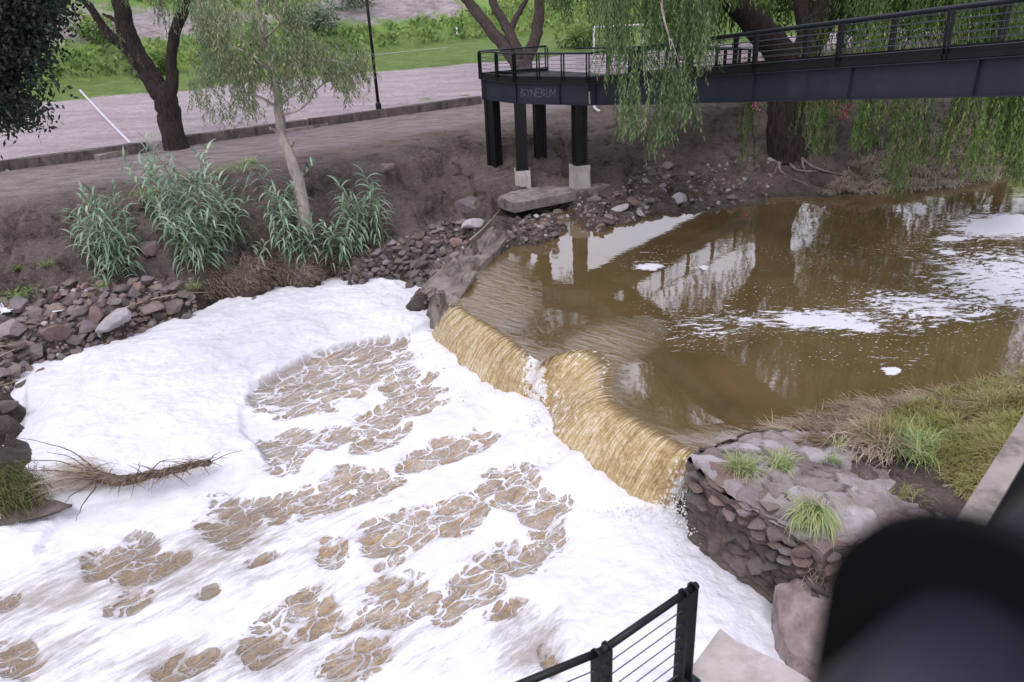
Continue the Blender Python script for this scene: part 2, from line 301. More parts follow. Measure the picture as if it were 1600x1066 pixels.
M = dict(
    ground=mat_ground(), hill=mat_hill(), wup=mat_water_up(), fall=mat_fall(), foam=mat_foam(),
    steel=mat_steel('charcoal_painted_steel', (.016, .019, .028)), black=mat_steel('black_painted_steel', (.004, .0045, .006), .45), cable=mat_steel('steel_cable', (.05, .055, .07), .4),
    concrete=mat_concrete('old_concrete', (.30, .27, .25), (.50, .46, .44)), dirtycon=mat_concrete('weathered_concrete', (.12, .10, .085), (.31, .27, .25), .9),
    mosscon=mat_concrete('mossy_concrete', (.080, .066, .050), (.26, .225, .20), .95), curb=mat_concrete('kerb_stone', (.045, .036, .033), (.15, .12, .115), .8), pale=mat_concrete('pale_render', (.52, .50, .54), (.66, .64, .68), .3), landing=mat_concrete('landing_concrete', (.33, .28, .265), (.47, .415, .41), .4),
    r1=mat_rock('grey_purple_rock', (.10, .08, .082), (.25, .21, .22)), r2=mat_rock('reddish_rock', (.15, .09, .078), (.28, .185, .165)), r3=mat_rock('brown_rock', (.10, .075, .063), (.23, .18, .16)),
    r4=mat_rock('pale_rock', (.26, .235, .235), (.44, .41, .43)), rwet=mat_rock('wet_dark_rock', (.055, .045, .042), (.15, .125, .12)), rpink=mat_rock('pinkish_boulder_rock', (.10, .075, .073), (.34, .265, .255), 3.2, False),
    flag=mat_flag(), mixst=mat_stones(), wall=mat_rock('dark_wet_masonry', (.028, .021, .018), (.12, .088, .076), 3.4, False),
    bark=mat_simple('dark_bark', (.010, .007, .006), (.055, .040, .034), 5, .95, 1., .08, stretch=(3, 3, .6)), barkmid=mat_simple('brown_bark', (.035, .026, .023), (.12, .093, .085), 5, .95, 1., .06, stretch=(3, 3, .6)),
    barkpale=mat_simple('pale_peeling_bark', (.20, .165, .145), (.44, .38, .35), 3.2, .9, .7, .04, stretch=(2, 2, .6)), root=mat_simple('grey_root', (.10, .08, .07), (.28, .23, .20), 9, .95, .6, .02),
    leafpep=mat_leaf('pepper_leaves', (.016, .036, .008), (.045, .085, .020), (.11, .175, .045), (.22, .28, .09)), leafbright=mat_leaf('bright_pepper_leaves', (.014, .032, .010), (.045, .085, .028), (.105, .165, .06), (.21, .27, .13)),
    leafeuc=mat_leaf('grey_green_leaves', (.035, .06, .028), (.095, .14, .07), (.19, .24, .13), (.36, .35, .19)), leafdark=mat_leaf('deep_green_leaves', (.004, .010, .007), (.010, .022, .014), (.022, .042, .024), trans=.1),
    leafbush=mat_leaf('shrub_leaves', (.055, .10, .025), (.14, .23, .06), (.26, .36, .11), (.34, .36, .16)), leafolive=mat_leaf('greygreen_shrub_leaves', (.08, .12, .07), (.18, .24, .15), (.30, .36, .24)),
    reed=mat_leaf('reed_leaves', (.06, .10, .05), (.19, .29, .19), (.36, .46, .34), (.56, .58, .44)), cane=mat_simple('reed_cane', (.12, .17, .07), (.30, .30, .15), 9),
    grass=mat_leaf('bank_grass', (.10, .13, .03), (.20, .23, .055), (.30, .29, .10), (.38, .32, .19)), tuft=mat_leaf('tuft_grass', (.12, .20, .05), (.26, .36, .12), (.42, .46, .22), (.50, .45, .30)),
    straw=mat_leaf('dead_straw', (.14, .10, .065), (.28, .21, .15), (.42, .34, .25), (.50, .43, .35)), stick=mat_simple('dry_stick', (.26, .19, .14), (.48, .38, .30), 12), twig=mat_simple('dark_twig', (.05, .035, .028), (.15, .105, .08), 12),
    moss=mat_leaf('mossy_grass', (.025, .03, .008), (.075, .08, .02), (.17, .15, .05)), pink=mat_leaf('magenta_flowers', (.45, .03, .12), (.75, .10, .28), (.85, .35, .50)),
    white=mat_simple('white_paint', (.70, .70, .72), (.82, .82, .85), 3, .6, 0), chalk=mat_simple('chalk_line', (.36, .32, .34), (.58, .56, .61), 5, .95, 0), blue=mat_simple('blue_mural_paint', (.05, .30, .55), (.25, .60, .85), 1.2, .7, .1),
    matt=mat_simple('matt_black_plate', (.003, .0032, .004), (.006, .0065, .008), 3, .85, 0, spec=.08), graf=mat_simple('chalk_scribble', (.16, .17, .19), (.34, .36, .40), 8, .8, 0), spray=mat_simple('spray_droplets', (.60, .57, .52), (.72, .70, .70), 6, .3, 0), plastic=mat_simple('white_plastic_litter', (.55, .56, .60), (.80, .80, .84), 5, .5, .3),
)

# ------------------------------------------------------------------ terrain
CREST = [(715,468),(722,482),(760,505),(800,532),(838,562),(866,553),(900,546),(930,552),(947,572),(947,595),(950,620),(975,642),(1020,670),(1060,692),(1085,704),(1105,706)]
TOE = [(672,530),(678,545),(705,575),(750,608),(800,637),(826,645),(838,652),(842,660),(846,668),(850,680),(860,700),(905,740),(950,777),(990,802),(1035,806),(1075,790)]
ZL = -1.3
crest = np.array([atz(u, v, 0.) for u, v in CREST]); toe = np.array([atz(u, v, ZL) for u, v in TOE])
LE = ([(4,716),(24,685),(38,640),(40,602),(90,575),(150,555),(250,520),(350,483),(430,462),(520,447),(580,447),(630,455),(665,475),(680,505)])
ctrl = []
def cz(z, *pts):
    for p in pts: ctrl.append(atz(p[0], p[1], z))
cz(-1.45, *[(u, v) for u, v in LE]); cz(-2.2, *[(u+10, v+45) for u, v in LE[4:]]); cz(-2., (85,655),(75,700))
cz(-1.0, (0,600),(60,570),(130,545),(200,520),(290,488),(380,462),(450,440),(540,430),(600,440))
cz(-.55, (0,545),(80,525),(180,500),(280,470),(380,440),(470,420)); cz(-.2, (0,490),(100,465),(200,455),(300,430),(400,415),(480,405))
cz(.35, (0,440),(100,425),(200,410),(300,395),(400,385)); cz(1.0, (0,385),(100,380),(230,355),(330,335),(420,325),(470,330)); cz(1.6, (0,335),(120,325),(230,305),(330,290),(420,280),(520,275),(600,270))
cz(1.85, (0,310),(120,308),(200,290),(300,270),(400,256),(500,246),(600,236),(680,215),(740,205)); cz(1.8, (0,285),(150,255),(300,238),(450,220),(600,200),(740,165))
cz(-.1, (560,395),(620,370),(690,345)); cz(.2, (600,345),(680,325),(740,320)); cz(.9, (560,310),(640,300),(720,275)); cz(-.9, (570,435),(640,432),(690,405)); cz(.25, (765,352),(740,365),(710,390)); cz(-.2, (680,425),(655,440)); cz(1.4, (700,245),(650,265))
ctrl += [np.array(p) for p in [(-.4,30.2,1.15),(1.45,30.6,1.35),(.6,28.4,.5),(2.65,28.0,.55),(4.5,29,.9),(1.5,27.25,-.05),(.4,27.2,-.02),(-.6,27.0,.2),(3.2,27.3,.12),(4.4,27.4,.4),(1.2,28.3,.32),(3.,28.1,.4),(3,31.5,1.5),(6,32,1.6),(0,33,1.6),(8,33,1.5),(12,35,1.7),(20,38,1.9),(5.5,29.5,1.1),(7,30,1.2)]]
cz(-.02, (770,405),(800,392),(850,382),(930,364),(1000,349),(1060,338),(1120,331),(1200,318),(1300,307),(1400,300),(1500,288),(1600,270),(1700,262))
cz(.25, (860,355),(940,335),(1020,310),(1080,300),(1140,300),(1220,290),(1320,290),(1420,285),(1520,268),(1600,245)); cz(.6, (1040,265),(1100,262),(1180,262),(1260,262),(1380,262),(1480,245),(1580,220)); cz(1.2, (1120,210),(1220,215),(1340,220),(1450,205),(1560,185))
cz(-.55, (-4,690),(4,665),(10,640),(14,615)); cz(-.4, (-40,690),(-30,640),(-10,610)); cz(-.1, (-100,660),(-90,600)); cz(-1.5, (30,712),(12,735))
cz(-.9, (780,470),(850,450),(950,430),(1100,400),(1250,385),(1400,370),(1600,340))
cz(-1.6, (800,500),(900,500),(1000,500),(1200,500),(1400,480),(1600,420),(1000,600),(900,600),(760,560),(860,650),(1000,750))
# near right bank
cz(-.03, (1120,690),(1200,663),(1260,643),(1330,628),(1400,620),(1480,606),(1600,588)); cz(-.9, (1200,610),(1350,580),(1550,545)); cz(.15, (1230,690),(1330,665),(1430,650),(1600,610))
cz(.40, (1350,700),(1430,690),(1520,660)); cz(.9, (1540,700),(1600,670)); cz(.35, (1500,750),(1420,790),(1330,740),(1200,730)); cz(1.3, (1700,690)); cz(.8, (1600,800)); cz(-.2, (1380,880),(1480,900)); cz(-.6, (1330,900)); cz(-1.25, (1250,910),(1230,1000),(1260,1060)); cz(-.9, (1320,1000),(1300,960))
cz(-1.9, (1150,850),(1180,950),(1150,1066),(1000,1066),(1200,1200),(900,900),(500,900),(100,900),(700,700),(500,600)); cz(-1.6, (600,1300),(-200,1000))
cz(-.95, (-20,770),(30,765),(70,770)); cz(-1.2, (100,790),(60,810),(0,825)); cz(-1.7, (140,780),(120,830),(20,850))
ctrl += [np.array(p) for p in [(-25,22,1.2),(-30,30,1.9),(-22,16,-1.),(-25,8,-1.5),(25,12,1.5),(15,5,1.5),(30,32,.4),(30,24,-1),(8,2,.5),(-10,-5,-1.5),(4,3,-.8),(-20,0,-1.5),(12,8,1.2),(40,40,2),(-45,20,2)]]
ctrl = np.array(ctrl); _n = len(ctrl)
_K = np.sqrt(((ctrl[:, None, :2]-ctrl[None, :, :2])**2).sum(2)); _A = np.zeros((_n+3, _n+3)); _A[:_n, :_n] = _K-np.eye(_n)*.03
_A[:_n, _n] = 1; _A[:_n, _n+1:] = ctrl[:, :2]; _A[_n, :_n] = 1; _A[_n+1:, :_n] = ctrl[:, :2].T
_w = np.linalg.solve(_A, np.concatenate([ctrl[:, 2], np.zeros(3)]))
Lk0 = atz(0, 255, 2.1)[:2]; Lk1 = atz(750, 150, 2.1)[:2]; kd = (Lk1-Lk0)/np.linalg.norm(Lk1-Lk0); kn = np.array([-kd[1], kd[0]])
Lf0 = atz(90, 136, 2.1)[:2]; Lf1 = atz(750, 64, 2.1)[:2]; fd = (Lf1-Lf0)/np.linalg.norm(Lf1-Lf0); fn = np.array([-fd[1], fd[0]])
Lg0 = atz(100, 153, 2.1)[:2]; Lg1 = atz(750, 98, 2.1)[:2]; gd = (Lg1-Lg0)/np.linalg.norm(Lg1-Lg0); gn = np.array([-gd[1], gd[0]])
def sd(x, y, o, n): return (x-o[0])*n[0]+(y-o[1])*n[1]
def kerbd(x, y): return sd(x, y, Lk0, kn)
def farfd(x, y):
    a = sd(x, y, Lf0, fn); b = (y-78)*.9+(x-6)*.1
    return np.maximum(a, b)
def Hbase(x, y):
    x = np.asarray(x, float); y = np.asarray(y, float); sh = x.shape; x = x.ravel(); y = y.ravel(); out = np.empty_like(x)
    for s in range(0, len(x), 20000):
        xs = x[s:s+20000]; ys = y[s:s+20000]
        out[s:s+20000] = np.sqrt((xs[:, None]-ctrl[None, :, 0])**2+(ys[:, None]-ctrl[None, :, 1])**2)@_w[:_n]+_w[_n]+_w[_n+1]*xs+_w[_n+2]*ys
    return out.reshape(sh)
def H(x, y):
    x = np.asarray(x, float); y = np.asarray(y, float); h = Hbase(x, y)
    slope = np.exp(-((h-.6)/.9)**2); h = h+fbm(x*1.1, y*1.1, 5, 1)*(.10+.55*slope)+(fbm(x*3.7, y*3.7, 3, 2))*.17*(.25+slope)
    nn_ = fbm(x*.9, y*.9, 4, 16)*.9; h = h+np.where((y > 20) & (x < 3), .34*(sstep(1.36, 1.44, h+nn_)-.5)*np.exp(-((h-1.4)/.55)**2)+.26*(sstep(.20, .27, h+nn_*.8)-.5)*np.exp(-((h-.25)/.4)**2), 0)
    gul = np.abs(fbm(x*.9, y*.55, 3, 5)); h = h-.35*slope*np.exp(-(gul/.035)**2)
    kd_ = kerbd(x, y); h = np.where((kd_ > -12) & (y > 22) & (kd_ <= 0), np.minimum(h, 1.86+.03*fbm(x*2, y*2, 3)), h)
    bl = sstep(-5, -1.5, kd_); h = np.where(y > 20, h*(1-bl*.9)+bl*.9*1.78, h)
    h = np.where((kd_ > 0.05) & (y > 20), 2.1+.02*fbm(x*.5, y*.5, 2), h)
    f = farfd(x, y); hl = np.clip(f, 0, 55); hill = 2.1+hl*.52+fbm(x*.07, y*.07, 4, 3)*np.clip(f*.35, 0, 6.5)+1.1*sstep(0, 2.5, f)*(.5+fbm(x*.25, y*.25, 3, 4))
    return np.where(f > 0, hill, h)
_hx0, _hy0, _hs = -24., 6., .12
def Hq(x, y):
    '''ground height from the finished mesh grid where it is fine, else from the formula'''
    x = np.asarray(x, float); y = np.asarray(y, float); fx = (x-_hx0)/_hs; fy = (y-_hy0)/_hs; ins_ = (fx > 0) & (fy > 0) & (fx < HG.shape[1]-1.01) & (fy < HG.shape[0]-1.01)
    out = np.empty_like(x)
    if (~ins_).any(): out[~ins_] = H(x[~ins_], y[~ins_])
    a = fx[ins_]; b = fy[ins_]; i = a.astype(int); j = b.astype(int); a = a-i; b = b-j
    out[ins_] = (HG[j, i]*(1-a)+HG[j, i+1]*a)*(1-b)+(HG[j+1, i]*(1-a)+HG[j+1, i+1]*a)*b; return out
def hit(u, v):
    d = ray(u, v); t = np.linspace(6, 130, 240) if v < 230 else np.linspace(5, 45, 110)
    P = CP[None]+d[None]*t[:, None]; hh = Hq(P[:, 0], P[:, 1]); k = np.argmax(P[:, 2] < hh)
    if k > 0:
        t = np.linspace(t[k-1], t[k], 12); P = CP[None]+d[None]*t[:, None]; hh = Hq(P[:, 0], P[:, 1]); hh[-1] += .001; k = max(1, np.argmax(P[:, 2] < hh))
    if k == 0: return atz(u, v, 0)
    a, b = P[k-1][2]-hh[k-1], hh[k]-P[k][2]; return P[k-1]+(P[k]-P[k-1])*(a/(a+b+1e-9))
def grid(xs, ys):
    X, Y = np.meshgrid(xs, ys); nx, ny = len(xs), len(ys); i = np.arange(nx*ny).reshape(ny, nx)
    return X.ravel(), Y.ravel(), np.stack([i[:-1, :-1].ravel(), i[:-1, 1:].ravel(), i[1:, 1:].ravel(), i[1:, :-1].ravel()], 1)
xs = np.concatenate([np.linspace(-150, -24, 50, endpoint=False), np.arange(-24, 22, .12), np.linspace(22, 140, 45)])
ys = np.concatenate([np.linspace(-40, 6, 18, endpoint=False), np.arange(6, 46, .12), np.linspace(46, 100, 60)])
X, Y, Q = grid(xs, ys); Z = H(X, Y); HG = Z.reshape(len(ys), len(xs))[18:18+334, 50:50+384]; kdv = kerbd(X, Y); fdv = farfd(X, Y); gdv = sd(X, Y, Lg0, gn)
wet = np.clip(sstep(.28, -.15, Z-fbm(X*2, Y*2, 3, 9)*.5)*np.where(Y > 21, 1, .8), 0, 1)*((X > -1.5) | (Y < 14))+sstep(-.45, -1.0, Z-fbm(X*2, Y*2, 3, 9)*.6)*((X <= -1.5)); wet = np.clip(wet, 0, 1)
path = sstep(-6.5, -4, kdv+fbm(X*.8, Y*.8, 3, 6)*2)*(kdv <= .05)*sstep(2.5, -1.5, X-.15*Y+2.5)*(Y > 20)
fieldm = (kdv > .05)*1.*(Y > 20)
grassm = sstep(-2.5, 1.5, gdv+fbm(X*.3, Y*.3, 3, 8)*5)*fieldm*.95+.38*fieldm*sstep(-14, -9, X)*sstep(8, 1, kdv)*(fbm(X*.4, Y*.6, 3, 11) > -.05)
edge = np.exp(-((Z-1.72)/.12)**2)*(kdv < -3)*(Y > 20)*(X < 2)*(.28+.35*fbm(X*.5, Y*.5, 2, 12))
rb = (X > 6)*(Y < 14.5)*0.; lowg = (X < -9)*(Z > -.3)*(Z < 1.3)*.22
grassm = np.clip(grassm+edge+rb+lowg+(X > 13)*(Y > 27)*(kdv <= 0)*.3, 0, 1)
keep = (fdv[Q].min(1) <= 1.5)
g = npobj('ground', np.stack([X, Y, Z], 1), Q[keep], M['ground'], None, True, dict(wet=wet, path=path, field=fieldm, grass=grassm)); tag(g, kind='structure')
xs = np.linspace(-150, 130, 240); ys = np.linspace(30, 190, 170); X, Y, Q = grid(xs, ys); f = farfd(X, Y); Z = H(X, Y)-.0; Z = np.where(f <= 0, 1.6, Z)
bare = .62*np.exp(-((f-5.5-4*fbm(X*.1, Y*.1, 2, 13))/3.2)**2)*(.75+2.2*fbm(X*.12, Y*.12, 3, 14))+.10*np.exp(-((f-24)/6)**2)*(.5+1.5*fbm(X*.1, Y*.1, 3, 15))
keep = (f[Q].max(1) > -1.)
hl = npobj('hill', np.stack([X, Y, Z], 1), Q[keep], M['hill'], None, True, dict(bare=bare)); tag(hl, kind='structure')
# chalk lines
def strip_line(pts, w, name='chalk_line'):
    bm = bmesh.new(); P = [np.array(atz(u, v, 2.135)) for u, v in pts]; P = smoothpts(P, 10); L = []
    for i, p in enumerate(P):
        d = P[min(i+1, len(P)-1)]-P[max(i-1, 0)]; d /= np.linalg.norm(d); s = np.array([-d[1], d[0], 0])*w*.5; L.append((bm.verts.new(p-s), bm.verts.new(p+s)))
    for a, b in zip(L, L[1:]): bm.faces.new((a[0], b[0], b[1], a[1]))
    o = bmobj(name, bm, M['chalk']); tag(o, kind='structure')
strip_line([(124,140),(163,182),(203,223)], .12); strip_line([(548,90),(620,82),(700,74)], .22)

# ------------------------------------------------------------------ upstream water
cr = np.array(smoothpts(crest, 5)); tr_ = np.array(smoothpts(toe, 5))
ring = [tuple(p[:2]) for p in cr]+[(4.5, 11.0), (12, 9), (45, 12), (45, 36), (10, 31), (1.0, 26), tuple(atz(800, 372, 0)[:2]), tuple(atz(775, 382, 0)[:2]), tuple(atz(735, 412, 0)[:2]), tuple(atz(705, 445, 0)[:2])]
ring = [Vector(p) for p in ring]
def inpoly(x, y, poly):
    c = np.zeros(x.shape, bool); n = len(poly); j = n-1
    for i in range(n):
        xi, yi = poly[i][0], poly[i][1]; xj, yj = poly[j][0], poly[j][1]
        c ^= ((yi > y) != (yj > y)) & (x < (xj-xi)*(y-yi)/(yj-yi+1e-12)+xi); j = i
    return c
gx, gy, _ = grid(np.arange(-2.5, 45, .28), np.arange(9, 36, .28)); ins = inpoly(gx, gy, ring)
dcr = np.sqrt(((gx[:, None]-cr[None, :, 0])**2+(gy[:, None]-cr[None, :, 1])**2).min(1)); ins &= dcr > .12
pts2 = ring+[Vector((a+random.uniform(-.02, .02), b+random.uniform(-.02, .02))) for a, b in zip(gx[ins], gy[ins])]
vo, eo, fo, *_r = delaunay_2d_cdt(pts2, [], [list(range(len(ring)))], 1, 1e-5)
VX = np.array([v.x for v in vo]); VY = np.array([v.y for v in vo])
dc = np.sqrt(((VX[:, None]-cr[None, :, 0])**2+(VY[:, None]-cr[None, :, 1])**2).min(1))
VZ = -.035*np.exp(-(dc/.5)**2)
Pw = np.stack([VX, VY, VZ], 1); pu, pv = proj(Pw)
def gauss(pu, pv, L):
    o = np.zeros(len(pu))
    for (u, v, ru, rv, a, s) in L:
        c, n = math.cos(a), math.sin(a); du = pu-u; dv = pv-v; q = ((du*c+dv*n)/ru)**2+((-du*n+dv*c)/rv)**2; o = np.maximum(o, s*np.exp(-q*.7))
    return o
foam_d = gauss(pu, pv, [(1560,355,90,25,0,.9),(1570,440,140,60,.1,.80),(1450,480,140,25,.1,.78),(1280,500,130,20,0,.85),(1120,510,130,40,-.1,.55),(1350,500,180,30,.05,.6),(1400,560,180,30,0,.38),(1020,400,80,20,-.1,.35),(1020,415,60,14,.0,.5),(1480,390,100,30,0,.5),(1330,390,200,60,0,.3),(1150,450,200,70,0,.28)])
patch = gauss(pu, pv, [(1487,373,24,5,0,1),(1560,353,52,13,-.05,1),(1590,345,40,10,0,1),(1395,580,16,7,0,1),(1260,500,38,6,.05,1),(1330,512,55,5,.15,.8),(1015,417,24,6,0,.9),(1100,418,16,4,0,.8),(1480,394,22,4,.1,.9),(1425,403,10,3,0,.7),(1350,506,24,6,0,.8),(1170,500,30,9,0,.6)])
rip = np.clip(gauss(pu, pv, [(775,470,60,70,.5,.9),(810,540,50,22,.6,.8),(960,535,80,35,-.2,.85),(850,560,40,20,0,.9),(935,575,40,50,0,.5),(1060,680,90,14,.15,.6),(1120,672,80,12,-.05,.5),(990,650,60,10,.6,.35)])*1., 0, 1); rip = np.clip(sstep(.30, .85, rip)+.35*np.exp(-(dc/.25)**2), 0, 1)
me = mesh_np('river_water', Pw, np.array([list(q) for q in fo if len(q) == 3]), M['wup'], True, dict(foam=foam_d, patch=patch, ripple=rip))
tag(link('river_water', me), kind='structure')
# ------------------------------------------------------------------ waterfall sheet
nu, nt_ = 420, 60
def resample(P, n):
    d = np.r_[0, np.cumsum(np.linalg.norm(np.diff(P, axis=0), axis=1))]
    return d
idx = np.linspace(0, len(cr)-1, nu); i0 = np.clip(idx.astype(int), 0, len(cr)-2); fr = (idx-i0)[:, None]
CR = cr[i0]*(1-fr)+cr[i0+1]*fr; TR = tr_[i0]*(1-fr)+tr_[i0+1]*fr
arc = np.r_[0, np.cumsum(np.linalg.norm(np.diff(CR, axis=0), axis=1))]
T = np.linspace(-.10, 1.06, nt_)
VV = []; fu = []; ft = []
for t in T:
    k = max(t, 0); hx = k; dz = ZL*(.10*k+.90*k**1.75) if k <= 1 else ZL*1.02
    p = CR+(TR-CR)*np.array([1, 1, 0])*(t); p[:, 2] = dz-.030
    amp = sstep(0.02, .5, k)*.15; st = fbm(arc*2.6+2*fbm(arc*.7, arc*0+t*1.5, 2, 21), np.full(nu, t*2.2), 5, 20); p[:, 2] += st*amp*1.3; p[:, 0] += st*amp*1.2; p[:, 1] -= st*amp*.8
    p[:, 2] += fbm(arc*14, np.full(nu, t*14), 3, 24)*.09*sstep(.1, .5, k)
    if k > .85: p[:, 2] += .18*(k-.85)/.15*(.4+fbm(arc*4, np.full(nu, t*4), 3, 22))
    VV.append(p); fu.append(arc); ft.append(np.full(nu, max(0, t)))
VV = np.concatenate(VV); fu = np.concatenate(fu); ft = np.concatenate(ft); i = np.arange(nu*nt_).reshape(nt_, nu)
Qf = np.stack([i[:-1, :-1].ravel(), i[:-1, 1:].ravel(), i[1:, 1:].ravel(), i[1:, :-1].ravel()], 1)
pu, pv = proj(VV); wht = np.clip(gauss(pu, pv, [(838,590,20,55,-.15,1.),(900,560,60,14,-.3,.45),(1065,770,28,45,0,.9),(870,640,40,45,0,.55),(1030,795,50,16,0,.7),(946,575,14,42,0,.5),(905,548,40,8,0,.45),(845,670,30,30,0,.8)])+.75*sstep(.88, 1.03, ft), 0, 1)
tag(npobj('waterfall', VV, Qf, M['fall'], None, True, dict(fu=fu, ft=ft, wht=wht)), kind='structure')

# ------------------------------------------------------------------ lower pool: foam and open water
xs = np.arange(-17, 6.2, .055); ys = np.arange(5.0, 24.6, .055); X, Y, Q = grid(xs, ys)
P0 = np.stack([X, Y, np.full(len(X), ZL)], 1); pu, pv = proj(P0)
HOLES = [(530,585,120,38),(600,690,40,12),(575,775,60,9),(690,815,40,14),(190,875,40,12),(395,800,60,10),(650,640,50,12),(720,710,50,9),(640,960,60,14),(560,975,50,12),(450,600,42,20),(500,575,45,16),(560,555,65,15),(575,590,50,18),(620,600,32,18),(480,640,48,9),(660,612,50,16),(690,598,25,12),(592,665,34,24),(650,640,30,8),(448,708,38,26),(524,690,26,15),
 (668,722,34,14),(735,697,30,12),(360,822,42,32),(440,803,17,18),(492,790,32,22),(530,758,30,16),(586,762,22,16),(625,838,50,28),(722,806,50,25),(800,765,46,28),(850,820,26,44),(812,872,50,32),(520,870,22,20),
 (224,858,20,22),(154,884,22,20),(238,896,46,17),(202,950,34,16),(12,946,22,11),(30,1036,30,30),(422,1012,40,34),(625,928,36,30),(745,925,38,28),(700,960,28,20),(785,962,28,13),(487,968,34,32),(560,1040,45,28),(290,1048,44,14),
 (455,625,14,6),(410,880,20,7),(560,690,10,5),(610,885,20,10),(885,790,12,10),(690,700,20,8),(330,930,18,8),(860,1040,10,30)]
hole = np.zeros(len(X)); wob = fbm(X*2.2, Y*2.2, 4, 30)
for h in HOLES:
    a = -.38; c, s = math.cos(a), math.sin(a); du = pu-h[0]; dv = pv-h[1]; q = np.sqrt(((du*c+dv*s)/(h[2]*1.28))**2+((-du*s+dv*c)/(h[3]*1.22))**2)
    hole = np.maximum(hole, sstep(1.5, .45, q+wob*.9))
# thick banks of foam: left mass and right-front mass (outlines)
polyL = [(-200,800),(-20,722),(16,704),(30,672),(38,640),(42,598),(150,552),(250,515),(350,478),(430,458),(520,444),(620,448),(675,480),(684,512),(640,530),(560,543),(500,560),(440,590),(400,612),(383,650),(392,690),(412,705),(425,735),(350,760),(250,772),(120,800),(60,880),(-200,930)]
polyR = [(905,800),(985,806),(1060,800),(1100,812),(1140,840),(1170,880),(1205,925),(1215,990),(1300,1100),(1200,1300),(700,1300),(850,1080),(872,1030),(878,940),(890,860)]
def softpoly(poly, wpx):
    Wp = np.array([atz(u, v, ZL)[:2] for u, v in poly]); ii = inpoly(X, Y, Wp); A = Wp; B = np.roll(Wp, -1, 0); dm = np.full(len(X), 9.)
    for a, b in zip(A, B):
        ab = b-a; t = np.clip(((X-a[0])*ab[0]+(Y-a[1])*ab[1])/(ab@ab+1e-9), 0, 1); dm = np.minimum(dm, np.hypot(X-a[0]-t*ab[0], Y-a[1]-t*ab[1]))
    return np.where(ii, dm, -dm)
nzz = fbm(X*1.8, Y*1.8, 5, 31)
dL = softpoly(polyL, 0)+nzz*.28; dR = softpoly(polyR, 0)+nzz*.3
tl = sstep(.0, .16, dL); trr = sstep(.0, .22, dR); thick = np.maximum(tl, trr)
lump = fbm(X*1.1, Y*1.1, 3, 32); lump2 = 1-np.abs(fbm(X*3.5, Y*3.5, 4, 33))*4
Zf = ZL+tl*(.20+.16*sstep(0, 1.6, dL)+.26*lump+.045*lump2)+trr*(.10+.16*sstep(0, 1.5, dR)+.16*lump+.035*lump2)
dtoe = np.sqrt(((X[:, None]-tr_[None, ::2, 0])**2+(Y[:, None]-tr_[None, ::2, 1])**2).min(1))
turb = fbm(X*1.5, Y*2.1, 5, 34)*.20+fbm(X*6, Y*6, 3, 35)*.05
st_ = np.sin((Y*.93-X*.37)*2.3+1.5*fbm(X*.4, Y*.4, 2, 36))*.035*sstep(10, 2, dtoe)
Zf += (1-thick)*(turb*(.55+.8*np.exp(-(dtoe/1.3)**2))+st_+.10*(1-hole)+.20*np.exp(-(dtoe/.45)**2))
spill = sstep(.0, .5, dtoe)
hole = np.maximum(hole, .16)*sstep(.25, .9, dtoe+wob)
grey = np.clip(.22+gauss(pu, pv, [(300,890,220,60,-.3,.62),(90,930,140,45,-.3,.7),(350,1040,300,40,-.1,.6),(830,1010,60,50,0,.75),(60,1010,120,70,0,.55),(500,940,90,60,0,.35),(650,900,160,60,0,.2)]), 0, 1)
dirty = np.clip(gauss(pu, pv, [(120,660,120,60,0,1),(60,620,80,50,0,1),(200,640,120,50,0,.7),(90,720,120,40,0,1)]), 0, 1)*tl
tan = np.clip(np.exp(-(dtoe/.7)**2)+.35*np.exp(-(dtoe/2.2)**2), 0, 1)*(1-thick); far = sstep(520, 380, pu)*.8+.75*sstep(590, 520, pv)*(pu < 640)
ring2 = [tuple(p[:2]) for p in (cr*.45+tr_*.55)]+[(6, 11.5), (12, 9), (45, 36), (-2.2, 26.5), (-2.15, 22)]
kill = inpoly(X, Y, ring2) & (np.sqrt(((X[:, None]-tr_[None, ::2, 0])**2+(Y[:, None]-tr_[None, ::2, 1])**2).min(1)) > .12)
kp = ~kill[Q].any(1)
tag(npobj('river_foam', np.stack([X, Y, Zf], 1), Q[kp], M['foam'], None, True, dict(hole=hole, thick=thick, grey=grey, dirty=dirty, tan=tan, far=far)), kind='structure')
def Hs(x, y):
    """ground or foam, whichever is higher"""
    i = int(round((x+17)/.055)); j = int(round((y-5)/.055)); z = float(Hq(np.array([x]), np.array([y]))[0])
    if 0 <= i < len(xs) and 0 <= j < len(ys): z = max(z, float(Zf.reshape(len(ys), len(xs))[j, i]))
    return z
# ------------------------------------------------------------------ ribbons and leaves
class Leaves:
    """many narrow diamond leaves in one mesh"""
    def __init__(s): s.V = []; s.T = []; s.n = 0
    def add(s, base, d, length, width, tint):
        """base (n,3), d (n,3) unit, length (n,), width (n,), tint (n,)"""
        n = len(base); up = rng.normal(size=(n, 3)); side = np.cross(d, up); side /= np.linalg.norm(side, axis=1)[:, None]+1e-9
        L = np.broadcast_to(length, (n,))[:, None]; Wd = np.broadcast_to(width, (n,))[:, None]
        m = base+d*L*.45; v = np.stack([base, m+side*Wd/2, base+d*L, m-side*Wd/2], 1).reshape(-1, 3); s.V.append(v); s.T.append(np.repeat(np.clip(tint, 0, 1), 4))
    def build(s, name, mat, parent=None):
        V = np.concatenate(s.V); n = len(V)//4; return npobj(name, V, np.arange(4*n).reshape(n, 4), mat, parent, False, dict(tint=np.concatenate(s.T)))
